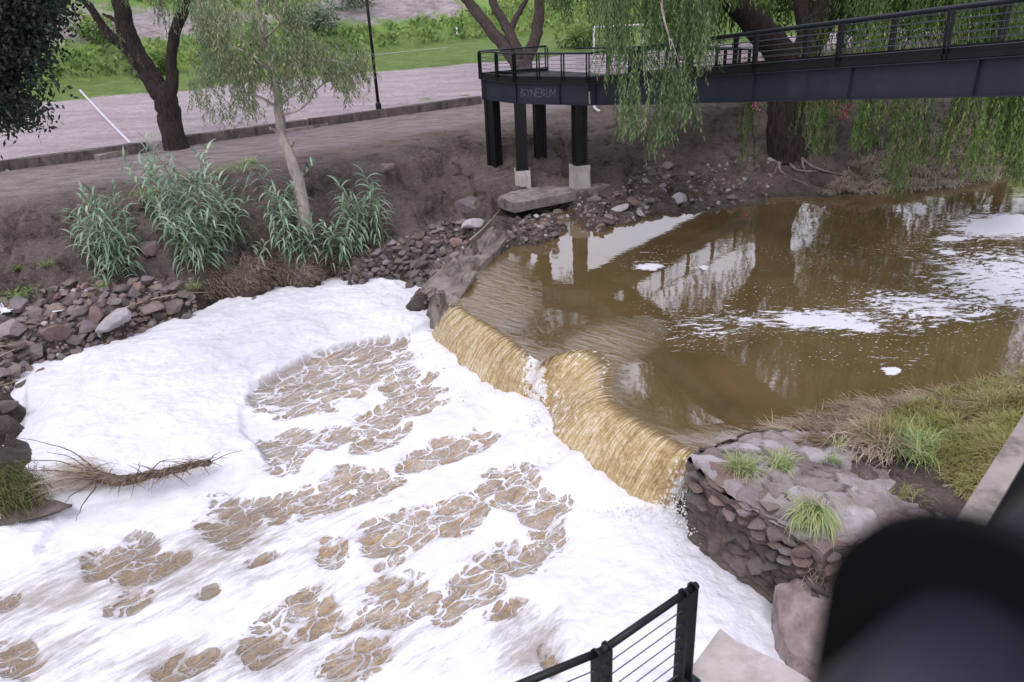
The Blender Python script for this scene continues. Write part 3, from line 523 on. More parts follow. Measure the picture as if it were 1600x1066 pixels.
class Blades:
    """bent ribbons (grass, reed leaves)"""
    def __init__(s, seg=4): s.V = []; s.T = []; s.seg = seg
    def add(s, base, d0, length, width, droop, tint):
        n = len(base); base = np.asarray(base, float); p = base.copy(); d = np.array(d0, float); d /= np.linalg.norm(d, axis=1)[:, None]; L = np.broadcast_to(length, (n,))[:, None]; droop = np.broadcast_to(droop, (n,))[:, None]
        side = np.cross(d, np.array([0, 0, 1.])+rng.normal(size=(n, 3))*.15); side /= np.linalg.norm(side, axis=1)[:, None]+1e-9; Wd = np.broadcast_to(width, (n,))[:, None]; rows = []
        for k in range(s.seg+1):
            w = Wd*(1-(k/s.seg)**1.6)*.5*(.6+.8*min(1, k/s.seg*2))+.0008; rows.append(np.stack([p-side*w, p+side*w], 1))
            p = p+d*L/s.seg; d = d+np.array([0, 0, -1.])*droop/s.seg; d /= np.linalg.norm(d, axis=1)[:, None]
        s.V.append(np.stack(rows, 1)); s.T.append(np.broadcast_to(np.clip(tint, 0, 1), (n,)))
    def build(s, name, mat, parent=None):
        V = np.concatenate(s.V); n = len(V); m = (s.seg+1)*2; T = np.repeat(np.concatenate(s.T), m); V = V.reshape(-1, 3); b = (np.arange(n)*m)[:, None]; F_ = []
        for k in range(s.seg): F_.append(np.concatenate([b+2*k, b+2*k+1, b+2*k+3, b+2*k+2], 1))
        return npobj(name, V, np.concatenate(F_), mat, parent, True, dict(tint=T))
def strand_leaves(lv, anchors, lens, leaf=.11, wid=.022, step=.05, sway=.25, tint0=.5, spread=.55):
    """weeping strings of leaflets hanging from anchors"""
    for a, L in zip(anchors, lens):
        n = max(4, int(L/step)); t = (np.arange(n)+rng.random(n)*.7)/n; ph = rng.random()*6; dx, dy = rng.normal(size=2)*sway
        P = np.stack([a[0]+dx*t**.7+.05*np.sin(5*t+ph), a[1]+dy*t**.7+.05*np.cos(4*t+ph), a[2]-L*t], 1)
        th = rng.random(n)*2*math.pi; d = np.stack([np.cos(th)*spread, np.sin(th)*spread, -np.ones(n)*(.6+.5*rng.random(n))], 1); d /= np.linalg.norm(d, axis=1)[:, None]
        tt = tint0+rng.normal()*.17+rng.normal(size=n)*.12+.15*t
        lv.add(P, d, leaf*(.7+.6*rng.random(n)), wid*(.8+.5*rng.random(n)), tt)
def limb_mesh(bm, pts, r0, r1, n=12, sm=5, wob=.05, flare=0):
    P = smoothpts(pts, sm); m = len(P); R_ = [r0+(r1-r0)*(i/(m-1))**.8+flare*r0*math.exp(-i/ max(1, m*.12)) for i in range(m)]
    P = [p+np.array([fbm(np.array([i*.6]), np.array([3.1]), 2, 40)[0], fbm(np.array([i*.6]), np.array([9.1]), 2, 41)[0], 0])*wob*4*(i > 0) for i, p in enumerate(P)]
    n0 = len(bm.verts); tube(bm, P, R_, n); bm.verts.ensure_lookup_table()
    vs_ = bm.verts[n0:]; c_ = np.array([v.co[:] for v in vs_]); kk = fbm(c_[:, 0]*5+c_[:, 2]*.6, c_[:, 1]*5+c_[:, 2]*.8, 3, 42)
    for v, k in zip(vs_, kk): v.co = v.co+Vector((k, k*.7, 0))*r0*.35
    return P

# ------------------------------------------------------------------ rocks
def rock_mesh(seed, mat, flat=.7, sub=3):
    r = random.Random(seed); bm = bmesh.new(); bmesh.ops.create_icosphere(bm, subdivisions=sub, radius=1)
    pl = [(Vector((r.gauss(0, 1), r.gauss(0, 1), r.gauss(0, 1))).normalized(), r.uniform(.42, .8)) for _ in range(13)]
    for v in bm.verts:
        for nrm, d in pl:
            k = v.co.dot(nrm)
            if k > d: v.co -= nrm*(k-d)*1.0
        v.co *= 1.25+r.uniform(-.012, .012)
    bmesh.ops.scale(bm, vec=(1, r.uniform(.65, .95), flat*r.uniform(.75, 1.1)), verts=bm.verts)
    me = bpy.data.meshes.new('rock'); bm.to_mesh(me); bm.free(); me.materials.append(mat); return me
RK = {k: [rock_mesh(100+i+17*j, M[k], sub=3) for i in range(6)] for j, k in enumerate(['r1', 'r2', 'r3', 'r4', 'rwet'])}
def place_rock(p, size, kinds, label, group, name='rock', sink=.3, flat=None, rz=None, cat='rock'):
    k = random.choice(kinds); me = random.choice(RK[k]); o = bpy.data.objects.new(name, me); COL.objects.link(o)
    o.location = (p[0], p[1], p[2]+size*(.5-sink)); o.scale = (size*random.uniform(.85, 1.25), size*random.uniform(.8, 1.1), size*(flat or random.uniform(.7, 1.)))
    o.rotation_euler = (random.uniform(-.4, .4), random.uniform(-.4, .4), random.uniform(0, 6.3) if rz is None else rz); return tag(o, label, cat, group)
def inpx(u, v, poly): return bool(inpoly(np.array([u]), np.array([v]), poly)[0])
placed = []
def scatter(poly, count, smin, smax, kinds, label, group, gap=.75, sink=.35, tries=14, wetbelow=None, name='rock'):
    us = [p[0] for p in poly]; vs = [p[1] for p in poly]; c = 0
    for _ in range(count*tries):
        if c >= count: break
        u = random.uniform(min(us), max(us)); v = random.uniform(min(vs), max(vs))
        if not inpx(u, v, poly): continue
        s = smin+(smax-smin)*random.random()**1.8
        ppm = F/np.linalg.norm(atz(u, v, 0)-CP); rp = s*ppm*gap
        if any((u-a)**2+((v-b)*1.15)**2 < (rp+q)**2 for a, b, q in placed): continue
        p = hit(u, v); kk = kinds
        if wetbelow is not None and p[2] < wetbelow: kk = kinds[:1]+['rwet']*4
        place_rock(p, s, kk, label, group, name=name, sink=sink); placed.append((u, v, rp)); c += 1
    return c
def special(u, v, s, kinds, label, cat='rock', name='rock', flat=None, sink=.25, grp=None):
    p = hit(u, v); o = place_rock(p, s, kinds, label, grp, name, sink, flat, cat=cat); placed.append((u, v, s*F/np.linalg.norm(p-CP)*.8)); return o
special(180, 506, .55, ['r4'], 'large pale lavender boulder in the middle of the rubble left of the foam', 'boulder', 'boulder', .75, .3)
special(84, 526, .50, ['r2'], 'broad red boulder among the rubble left of the pale boulder', 'boulder', 'boulder', .6)
special(19, 520, .42, ['r1'], 'dark grey angular boulder at the left end of the rubble', 'boulder', 'boulder', .9)
special(28, 483, .40, ['r1'], 'dark grey boulder under the hollow in the left bank', 'boulder', 'boulder', .8)
special(274, 484, .40, ['r3'], 'brown boulder at the right end of the left rubble beside the stick', 'boulder', 'boulder', .7)
special(232, 392, .42, ['r3', 'r1'], 'lone brown boulder between the two tall reed clumps', 'boulder', 'boulder', .9)
special(153, 496, .30, ['r2'], 'upright reddish slab just left of the pale boulder', 'rock', 'rock', 1.1)
special(735, 322, .62, ['r1'], 'round dark boulder half buried beside the footing slab', 'boulder', 'boulder', .95, .6)
special(602, 265, .35, ['r3'], 'brown boulder in the eroded hole of the bank', 'boulder', 'boulder')
special(738, 356, .42, ['r4'], 'pale grey boulder on top of the stone pile beside the weir', 'boulder', 'boulder', .6)
special(715, 383, .32, ['r2'], 'red rock beside the pale boulder at the weir wall', 'rock')
special(972, 330, .40, ['r4'], 'largest pale rock in the rubble below the footing slab', 'boulder', 'boulder', .6)
special(1062, 316, .34, ['r4'], 'pale block at the right of the rubble close to the water', 'rock', 'rock', .8)
special(990, 320, .28, ['r2'], 'pinkish rock beside the largest pale rock of the rubble', 'rock')
special(1042, 262, .28, ['r2', 'r3'], 'small rock at the top corner of the rubble under the hanging leaves', 'rock')
n1 = scatter([(0,470),(60,455),(140,440),(240,440),(300,455),(300,500),(230,540),(150,555),(110,580),(0,590)], 135, .13, .31, ['r1', 'r1', 'r2', 'r3', 'r3', 'r1', 'rwet', 'r3', 'r1'], 'grey, red or brown stone lying in the loose rubble left of the foam', 'rubble stones on the left bank', .5, .3)
n2 = scatter([(560,400),(640,372),(700,345),(745,355),(720,395),(690,430),(655,450),(560,445),(530,430)], 95, .15, .26, ['r1', 'r3', 'r1', 'rwet', 'r3'], 'rounded stone in the stacked bank lining left of the weir', 'stones of the bank lining', .47, .25, wetbelow=-.6)
n3 = scatter([(790,352),(860,320),(960,300),(1030,255),(1060,275),(1010,335),(930,362),(850,372),(790,385)], 55, .11, .24, ['r4', 'r1', 'r3', 'r3', 'r1'], 'pale broken stone in the rubble below the footing slab', 'rubble stones below the platform', .52, .3)
n4 = scatter([(1060,320),(1070,270),(1160,250),(1210,240),(1200,290),(1130,325)], 14, .10, .24, ['r3', 'r1', 'r4'], 'stone lying in the mud in front of the big weeping tree', 'stones near the tree roots', .8, .35)
n5 = scatter([(0,560),(110,575),(200,550),(290,500),(400,455),(560,430),(560,450),(400,475),(180,560),(60,610),(0,650)], 16, .14, .30, ['rwet', 'rwet', 'r3'], 'wet dark stone at the foam edge of the left bank', 'wet stones along the foam', .75, .45)
# small stones filling the rubble
fs = []; fp_ = []
for poly, n in (([(0,465),(60,450),(140,435),(300,435),(310,500),(230,545),(150,560),(100,590),(0,620)], 1500), ([(550,400),(640,368),(700,340),(750,350),(725,395),(690,435),(640,455),(530,440)], 500), ([(785,352),(860,318),(960,298),(1035,252),(1065,275),(1010,338),(930,364),(850,376),(790,388)], 650), ([(1060,325),(1070,265),(1160,245),(1220,240),(1210,300),(1130,328)], 220), ([(620,440),(700,405),(690,470),(650,475)], 120)):
    us = [p[0] for p in poly]; vs = [p[1] for p in poly]; c = 0
    while c < n:
        u = random.uniform(min(us), max(us)); v = random.uniform(min(vs), max(vs))
        if inpx(u, v, poly): fp_.append((u, v)); c += 1
D = np.array([ray(u, v) for u, v in fp_]); bst = np.zeros((len(D), 3)); done = np.zeros(len(D), bool)
for t in np.linspace(18, 34, 330):
    P = CP+D*t; m_ = ~done; hh = Hq(P[m_, 0], P[m_, 1]); idx_ = np.where(m_)[0]; now = P[m_, 2] < hh+.01; bst[idx_[now]] = P[idx_[now]]; done[idx_[now]] = True
bst = bst[done]; rv = []; rf = None
for me_ in RK['r1']+RK['r3']:
    a_ = np.empty(len(me_.vertices)*3); me_.vertices.foreach_get('co', a_); rv.append(a_.reshape(-1, 3))
_bm = bmesh.new(); bmesh.ops.create_icosphere(_bm, subdivisions=1, radius=1); sv_ = np.array([v.co[:] for v in _bm.verts]); sf_ = np.array([[v.index for v in f.verts] for f in _bm.faces]); _bm.free()
m_ = len(bst); sz = .03+.075*rng.random(m_)**2; ax = rng.uniform(.55, 1.2, (m_, 1, 3)); V = sv_[None]*ax*(1+.22*rng.normal(size=(m_, len(sv_), 1)))*sz[:, None, None]; th = rng.random(m_)*6.28; cth, sth = np.cos(th)[:, None], np.sin(th)[:, None]
V = np.stack([V[:, :, 0]*cth-V[:, :, 1]*sth, V[:, :, 0]*sth+V[:, :, 1]*cth, V[:, :, 2]*.8], 2)+bst[:, None]
tag(npobj('small_stones', V.reshape(-1, 3), (sf_[None]+(np.arange(m_)*len(sv_))[:, None, None]).reshape(-1, 3), M['mixst'], None, False, dict(tint=np.repeat(rng.random(m_), len(sv_)))), 'small broken stones filling the gaps of the rubble', 'stones', kind='stuff')
# gravel
gp = bmesh.new(); bmesh.ops.create_icosphere(gp, subdivisions=1, radius=1); gv = np.array([v.co[:] for v in gp.verts]); gf = np.array([[v.index for v in f.verts] for f in gp.faces]); gp.free()
pts = []
for poly, n, z in (([(0,320),(400,262),(600,240),(760,200),(800,300),(700,340),(560,400),(300,430),(0,470)], 620, 1.), ([(760,240),(1000,180),(1200,200),(1200,320),(900,360),(790,370)], 330, .8), ([(600,240),(780,180),(780,320),(640,330)], 250, 1.)):
    us = [p[0] for p in poly]; vs = [p[1] for p in poly]; U = rng.uniform(min(us), max(us), n*3); V_ = rng.uniform(min(vs), max(vs), n*3); ok = inpoly(U, V_, poly); pts += list(zip(U[ok][:n], V_[ok][:n]))
Wp = np.array([aty(u, v, 27.5)*1. for u, v in pts]); D = np.array([ray(u, v) for u, v in pts])
tt = np.linspace(18, 42, 90); best = np.zeros((len(D), 3)); done = np.zeros(len(D), bool)
for t in tt:
    P = CP+D*t; hh = Hq(P[:, 0], P[:, 1]); now = (~done) & (P[:, 2] < hh+.01); best[now] = P[now]; best[now, 2] = hh[now]; done |= now
best = best[done]; sz = rng.uniform(.010, .036, len(best))**1.0; V = (gv[None]*sz[:, None, None]*rng.uniform(.6, 1.2, (len(best), 1, 3))+best[:, None]).reshape(-1, 3)
Fg = (gf[None]+(np.arange(len(best))*len(gv))[:, None, None]).reshape(-1, 3)
tag(npobj('gravel', V, Fg, M['r3'], None, False), 'scattered small pale pebbles on the bare earth bank', 'gravel', kind='stuff')

# ------------------------------------------------------------------ kerb, blocks, slabs
def kerb(u0, v0, u1, v1, h0, h1, w, label, name='kerb_wall', cat='kerb', mat='curb', lift=0, side=0., grp=None):
    a = atz(u0, v0, h1); b = atz(u1, v1, h1); d = (b-a)[:2]; L = np.linalg.norm(d); d /= L; nn_ = np.array([-d[1], d[0]]); n = max(2, int(L/.5)); bm = bmesh.new(); rows = []
    for i in range(n+1):
        t = i/n; c = a[:2]+d*L*t; j = [random.uniform(-.025, .025) for _ in range(4)]
        rows.append([bm.verts.new((c[0]-nn_[0]*j[0], c[1]-nn_[1]*j[0], h0)), bm.verts.new((c[0]-nn_[0]*j[1], c[1]-nn_[1]*j[1], h1+j[2])), bm.verts.new((c[0]+nn_[0]*w, c[1]+nn_[1]*w, h1+j[3]*.6)), bm.verts.new((c[0]+nn_[0]*w, c[1]+nn_[1]*w, h0))])
    for r0, r1 in zip(rows, rows[1:]):
        for k in range(4): bm.faces.new((r0[k], r0[(k+1) % 4], r1[(k+1) % 4], r1[k]))
    bm.faces.new(rows[0][::-1]); bm.faces.new(rows[-1]); o = bmobj(name, bm, M[mat]); return tag(o, label, cat, grp)
kerb(-30,256, 228,223, 1.5, 2.16, .30, 'low dark kerb wall along the field left of the dark tree')
kerb(292,213, 482,187, 1.5, 2.15, .28, 'low stone kerb wall between the dark tree and the lamp post')
kerb(484,186.5, 752,150.5, 1.5, 2.15, .28, 'low dark kerb wall along the field right of the lamp post')
kerb(154,243, 232,228, 1.55, 1.98, .5, 'stone bench block with pale top left of the dark tree', 'stone_block', 'stone block', 'dirtycon')
kerb(440,205, 563,183, 1.55, 1.90, .3, 'long low stone block with pale top left of the lamp post', 'stone_block', 'stone block', 'dirtycon')
kerb(588,176.5, 627,171, 1.6, 1.86, .35, 'short pale slab on the path beside the lamp post', 'stone_slab', 'slab', 'dirtycon')
# lamp post
b0 = hit(592, 172); lp = empty('lamp_post', b0, 'tall thin black lamp post standing at the kerb of the field', 'lamp post')
bm = bmesh.new(); tube(bm, [b0+np.array([0, 0, -.1]), b0+np.array([0, 0, 7.5])], [.075, .055], 12); bmobj('pole', bm, M['black'], lp, True)
bm = bmesh.new(); tube(bm, [b0+np.array([0, 0, -.1]), b0+np.array([0, 0, .28]), b0+np.array([0, 0, .34])], [.13, .13, .08], 12); bmobj('base', bm, M['black'], lp)
bm = bmesh.new(); tube(bm, [b0+np.array([0, 0, 7.5]), b0+np.array([.5, -.3, 7.75]), b0+np.array([1.1, -.6, 7.8])], [.04, .04, .07], 8); bmobj('lamp_head', bm, M['black'], lp)
# ------------------------------------------------------------------ footbridge
G = .703; A = Vector((.50, 28.64, 3.35)); B = Vector((-.71, 30.16, 3.35)); K = Vector((2.9, 27.45, 3.36)); E_ = Vector((9.3, 14.5, 5.17))
dm = (E_-K).normalized(); E2 = E_+dm*6; nr = Vector((-dm.y, dm.x, 0)).normalized()
if nr.x < 0: nr = -nr
Wd = 1.7; K2 = K+nr*Wd; E3 = E2+nr*Wd; Cc = Vector((1.75, 30.95, 3.35)); K2.z = K.z
br = empty('footbridge', (0.5, 28.6, 0), 'charcoal steel footbridge with cable railings ending in a platform on columns', 'footbridge')
def girder(bm, p, q, inward):
    """I beam: bottom flange, web, top flange; p,q at the bottom outer edge"""
    p = Vector(p); q = Vector(q); i = inward.normalized()
    beam(bm, p+i*.10+Vector((0, 0, .012)), q+i*.10+Vector((0, 0, .012)), .20, .024)
    beam(bm, p+i*.10+Vector((0, 0, G-.012)), q+i*.10+Vector((0, 0, G-.012)), .20, .024)
    beam(bm, p+i*.10+Vector((0, 0, G/2)), q+i*.10+Vector((0, 0, G/2)), .014, G-.048)
def inw(p, q, c): d = (q-p); n_ = Vector((-d.y, d.x, 0)).normalized(); return n_ if n_.dot(c-p) > 0 else -n_
cen = Vector((1.8, 29.2, 3.35))
segs = [(A, B, cen), (A, K, cen), (K, E2, K2), (B, Cc, cen), (K2, E3, K)]
for p, q, c in segs:
    bm = bmesh.new(); girder(bm, p, q, inw(p, q, c)); bmobj('girder', bm, M['steel'], br)
def onsegpx(p, q, u):
    lo, hi = 0., 1.
    for _ in range(40):
        m = (lo+hi)/2; pp = np.array(p.lerp(q, m)); uu = proj(pp[None])[0][0]
        if uu < u: lo = m
        else: hi = m
    return p.lerp(q, lo)
def stiff(p, i):
    bm = bmesh.new(); c = p+i*.05; beam(bm, c+Vector((0, 0, .026)), c+Vector((0, 0, G-.026)), .075, .014, up=(i.x, i.y, 0)) if False else None
    d = Vector((-i.y, i.x, 0)); c = p+i*.048
    bmesh.ops.create_cube(bm, size=1, matrix=Matrix.Translation(c+Vector((0, 0, G/2)))@Matrix(((i.x, d.x, 0, 0), (i.y, d.y, 0, 0), (0, 0, 1, 0), (0, 0, 0, 1)))@Matrix.Diagonal((.085, .014, G-.05, 1)))
    bmobj('girder_stiffener', bm, M['steel'], br)
iA = inw(A, K, cen); iM = inw(K, E2, K2); iB = inw(A, B, cen)
for u in (874,): stiff(onsegpx(A, K, u), iA)
stiff(A.lerp(A+(K-A), .01), iA)
for u in (928, 1050, 1173, 1322, 1517): stiff(onsegpx(K, E2, u), iM)
# deck plates and side channels
dk = Vector((0, 0, G+.06))
bm = bmesh.new(); poly = [A, K, K2, Cc, B]; prism(bm, [p+dk+Vector((0, 0, .05)) for p in poly], [p+dk-Vector((0, 0, .05)) for p in poly]); bmobj('platform_deck', bm, M['black'], br)
bm = bmesh.new(); poly = [K, E2, E3, K2]; off_ = Vector((0, 0, .004)); prism(bm, [p+dk+Vector((0, 0, .05))+off_ for p in poly], [p+dk-Vector((0, 0, .05))+off_ for p in poly]); bmobj('deck', bm, M['black'], br)
for p, q, c in segs:
    i = inw(p, q, c); bm = bmesh.new(); beam(bm, p+i*.07+Vector((0, 0, G+.12)), q+i*.07+Vector((0, 0, G+.12)), .05, .215); bmobj('edge_channel', bm, M['black'], br)
RH = .95+G
def post(p, dirv, parent, h0, h1, gap=.10, w=.085, t=.022, mat='black', name='railing_post', pair=True, thick=None):
    """pair of flat plates with rounded tops, plates stand across the rail direction"""
    d = Vector((dirv.x, dirv.y, 0)).normalized(); s = Vector((-d.y, d.x, 0)); bm = bmesh.new()
    for k in ((-1, 1) if pair else (0,)):
        c = Vector((p.x, p.y, p.z))+d*(k*gap/2); ring_ = [(-w/2, h0), (w/2, h0)]+[(w/2*math.cos(a), h1-w/2+w/2*math.sin(a)) for a in np.linspace(0, math.pi, 9)]
        f0 = [bm.verts.new(c+s*a+Vector((0, 0, b))-d*t/2) for a, b in ring_]; f1 = [bm.verts.new(c+s*a+Vector((0, 0, b))+d*t/2) for a, b in ring_]
        bm.faces.new(f0); bm.faces.new(f1[::-1]); m = len(f0)
        for j in range(m): bm.faces.new((f0[j], f1[j], f1[(j+1) % m], f0[(j+1) % m]))
    return bmobj(name, bm, M[mat], parent)
def railing(p, q, parent, inward, n, top=RH, base=G-.0, ends=True, cables=6, rail_r=.035, skip0=False, gap=.09):
    o = inward*.02; d = (q-p); bm = bmesh.new(); tube(bm, [p+o+Vector((0, 0, top)), q+o+Vector((0, 0, top))], rail_r, 8); bmobj('handrail', bm, M['steel'], parent, True)
    for k in range(cables):
        z = base+.22+(top-base-.30)*k/(cables-1); bm = bmesh.new(); tube(bm, [p+o+Vector((0, 0, z)), q+o+Vector((0, 0, z))], .007, 5); bmobj('railing_cable', bm, M['cable'], parent)
    for k in range(n+1):
        if k == 0 and skip0: continue
        post(p.lerp(q, k/n)+o, d, parent, base, top-.03, gap)
railing(B, A, br, -iB if False else inw(A, B, cen), 2)
railing(A, K, br, iA, 3, skip0=True); railing(K, E2, br, iM, 8, skip0=True)
railing(B, Cc, br, inw(B, Cc, cen), 2, skip0=True); railing(K2, E3, br, inw(K2, E3, K), 8)
# chalk scribble on the platform girder
GL = {'G': [(1,.9,.2,1),(.2,1,0,.5),(0,.5,.2,0),(.2,0,1,.1),(1,.1,1,.5),(1,.5,.5,.5)], 'R': [(0,0,0,1),(0,1,.9,.8),(.9,.8,0,.5),(0,.5,1,0)], 'E': [(0,0,0,1),(0,1,1,1),(0,.5,.8,.5),(0,0,1,0)], 'B': [(0,0,0,1),(0,1,.8,.8),(.8,.8,0,.5),(0,.5,1,.25),(1,.25,0,0)], 'N': [(0,0,0,1),(0,1,1,0),(1,0,1,1)], 'U': [(0,1,0,.1),(0,.1,1,.1),(1,.1,1,1)], 'M': [(0,0,0,1),(0,1,.5,.4),(.5,.4,1,1),(1,1,1,0)], 'Y': [(0,1,.5,.5),(1,1,.5,.5),(.5,.5,.4,0)]}
bm = bmesh.new(); web = iA*.093; d0 = (K-A).normalized(); cx = .20
for ch, w in zip('BYNEBUM', (.16, .15, .15, .16, .15, .13, .17)):
    for x0, y0, x1, y1 in GL[ch]:
        pa = A+web+d0*(cx+x0*w)+Vector((0, 0, .24+y0*.27)); pb = A+web+d0*(cx+x1*w)+Vector((0, 0, .24+y1*.27)); pa += Vector((0, 0, random.uniform(-.03, .03))); tube(bm, [pa, pb], .004, 4)
    cx += w+.035
bmobj('chalk_scribble', bm, M['graf'], br)
# columns
def column(x, y, ztop, zped, zbase, rot, parent):
    bm = bmesh.new(); s = .40; R3 = Matrix.Rotation(rot, 4, 'Z'); T_ = Matrix.Translation((x, y, 0))
    def bx(cx_, cy_, sx, sy, z0, z1): bmesh.ops.create_cube(bm, size=1, matrix=T_@R3@Matrix.Translation((cx_, cy_, (z0+z1)/2))@Matrix.Diagonal((sx, sy, z1-z0, 1)))
    bx(0, 0, s-.05, s-.05, zped, ztop)
    for cx_, cy_ in ((-1, -1), (1, -1), (1, 1), (-1, 1)): bx(cx_*(s/2-.05), cy_*(s/2-.05), .115, .115, zped+.003, ztop-.003)
    bx(0, 0, s+.12, s+.12, ztop-.035, ztop-.001) if False else None
    c = bmobj('column', bm, M['black'], parent)
    if zbase is not None:
        bm = bmesh.new(); bmesh.ops.create_cube(bm, size=1, matrix=T_@R3@Matrix.Translation((0, 0, (zped+zbase)/2))@Matrix.Diagonal((.56, .56, zped-zbase, 1)))
        bmesh.ops.subdivide_edges(bm, edges=bm.edges[:], cuts=3, use_grid_fill=True)
        for v in bm.verts: v.co += Vector([random.uniform(-.008, .008) for _ in range(3)])
        bmobj('pedestal', bm, M['concrete'], parent)
        bm = bmesh.new(); bmesh.ops.create_cube(bm, size=1, matrix=T_@R3@Matrix.Translation((0, 0, zped+.012))@Matrix.Diagonal((.50, .50, .024, 1))); bmobj('base_plate', bm, M['steel'], parent)
    return c
zp2 = aty(815, 268, 28.3)[2]; zp4 = aty(904, 254, 28.2)[2]
column(.66, 28.62, 3.348, zp2, zp2-1.2, .0, br); column(2.66, 27.9, 3.348, zp4, zp4-1.2, .35, br); column(-.33, 30.05, 3.348, .8, None, .9, br); column(1.42, 30.6, 3.348, .9, None, .2, br)
for x, y in ((6.9, 20.6+3.0),): pass
# ramp behind
rp = empty('access_ramp', (4, 28.5, 1), 'dark steel ramp with low railing leading off behind the bridge', 'ramp')
r0 = Vector((3.75, 28.45, 3.35)); r1 = Vector((11.5, 35.2, 2.45)); rd = (r1-r0).normalized(); rn = Vector((-rd.y, rd.x, 0)).normalized(); r2 = r0+rn*1.6; r3 = r1+rn*1.6; r0b = r0; 
bm = bmesh.new(); prism(bm, [p+Vector((0, 0, G+.06)) for p in (r0, r1, r3, r2)], [p+Vector((0, 0, G-.02)) for p in (r0, r1, r3, r2)]); bmobj('deck', bm, M['black'], rp)
for p, q in ((r0, r1), (r2, r3)):
    i = rn if p is r0 else -rn; bm = bmesh.new(); beam(bm, p+i*.03+Vector((0, 0, .42)), q+i*.03+Vector((0, 0, .42)), .06, .5); bmobj('girder', bm, M['steel'], rp); railing(p, q, rp, i, 6, skip0=True)
# footing slab
sl_ = [(776,308),(800,334),(868,318),(958,291),(905,298),(830,310),(800,306)]
bm = bmesh.new(); tp = [atz(778,308,.50), atz(803,318,.50), atz(860,308,.50), atz(912,298,.50), atz(957,289,.50), atz(930,284,.5), atz(880,288,.5), atz(832,293,.5), atz(796,300,.5)]
bt = [p-np.array([0, 0, .36-.02*i_]) if i_ < 5 else p-np.array([0, 0, .3]) for i_, p in enumerate(tp)]; prism(bm, tp, bt); bmesh.ops.subdivide_edges(bm, edges=bm.edges[:], cuts=2)
for v in bm.verts: v.co += Vector([random.uniform(-.02, .02) for _ in range(3)])
tag(bmobj('footing_slab', bm, M['dirtycon']), 'exposed concrete footing slab undermined below the front column', 'slab')

# ------------------------------------------------------------------ weir abutment left
def bank_block(name, top, bot, mat, label, cat, jit=.03, cuts=3, parent=None):
    bm = bmesh.new(); prism(bm, [Vector(p) for p in top], [Vector(p) for p in bot]); bmesh.ops.triangulate(bm, faces=[f for f in bm.faces if len(f.verts) > 4]); bmesh.ops.subdivide_edges(bm, edges=bm.edges[:], cuts=cuts, use_grid_fill=True)
    for v in bm.verts:
        c = v.co; k = float(fbm(np.array([c.x*3+c.z*2]), np.array([c.y*3-c.z]), 4, 50)[0]); v.co += Vector((k, k*.6, k))*jit*4
    o = bmobj(name, bm, mat, parent, False)
    if label: tag(o, label, cat)
    return o
tpx = [(795,366,.32),(768,357,.42),(705,408,.30),(665,440,.20),(690,470,.02),(718,470,.06),(745,420,.10),(772,398,.12)]
top = [atz(u, v, z) for u, v, z in tpx]; bot = [np.array([p[0], p[1], -2.]) for p in top]
bank_block('weir_abutment', top, bot, M['mosscon'], 'rough concrete abutment sloping down to the left end of the weir', 'abutment', .16, 9)
tpx = [(665,440,-.15),(640,462,-.7),(672,488,-.75),(690,478,-.25)]
# right abutment: masonry platform
ab = empty('stone_abutment', atz(1300, 780, .3), 'broad masonry abutment with flat stone top right of the waterfall', 'abutment')
rim = [(1078,718),(1100,700),(1130,688),(1190,668),(1260,668),(1350,680),(1450,690),(1540,720),(1600,760),(1600,850),(1420,835),(1385,826),(1345,845),(1310,848),(1290,866),(1262,845),(1225,818),(1190,800),(1150,776),(1110,752)]
bm = bmesh.new(); rw = [atz(u, v, .36 if u < 1400 else .45) for u, v in rim]
rim2 = np.array([p[:2] for p in rw]); x0, y0 = rim2.min(0); x1, y1 = rim2.max(0); gx_, gy_, _q = grid(np.arange(x0, x1, .045), np.arange(y0, y1, .045)); ii = inpoly(gx_, gy_, rim2)
dr = np.full(len(gx_), 9.)
for a, b in zip(rim2, np.roll(rim2, -1, 0)):
    ab_ = b-a; t = np.clip(((gx_-a[0])*ab_[0]+(gy_-a[1])*ab_[1])/(ab_@ab_), 0, 1); dr = np.minimum(dr, np.hypot(gx_-a[0]-t*ab_[0], gy_-a[1]-t*ab_[1]))
ii &= dr > .04
ringv = []
for a, b in zip(rim2, np.roll(rim2, -1, 0)):
    m_ = max(1, int(np.linalg.norm(b-a)/.08))
    for k in range(m_): ringv.append(a+(b-a)*k/m_)
ringv = np.array(ringv); jn = np.stack([fbm(ringv[:, 0]*3, ringv[:, 1]*3, 3, 60), fbm(ringv[:, 0]*3, ringv[:, 1]*3, 3, 61)], 1)*.16; ringv = ringv+jn
vo, eo, fo, *_r = delaunay_2d_cdt([Vector(p) for p in ringv]+[Vector(p) for p in np.stack([gx_, gy_], 1)[ii]], [], [list(range(len(ringv)))], 1, 1e-5)
vx = np.array([v.x for v in vo]); vy = np.array([v.y for v in vo]); ny = vy
def cells(x, y, s, seed):
    r_ = np.random.default_rng(seed); xi = np.floor(x*s).astype(int); yi = np.floor(y*s).astype(int); b1 = np.full(len(x), 9.); b2 = b1.copy(); idv = np.zeros(len(x))
    for i in (-1, 0, 1):
        for j in (-1, 0, 1):
            a = xi+i; b = yi+j; px = a+_perm[(a*7) % 256, (b*13) % 256]; py = b+_perm[(a*11+5) % 256, (b*3+9) % 256]; d = np.hypot(x*s-px, y*s-py); iv = _perm[(a*5+1) % 256, (b*9+2) % 256]
            cl = d < b1; b2 = np.where(cl, b1, np.minimum(b2, d)); idv = np.where(cl, iv, idv); b1 = np.where(cl, d, b1)
    return b2-b1, idv
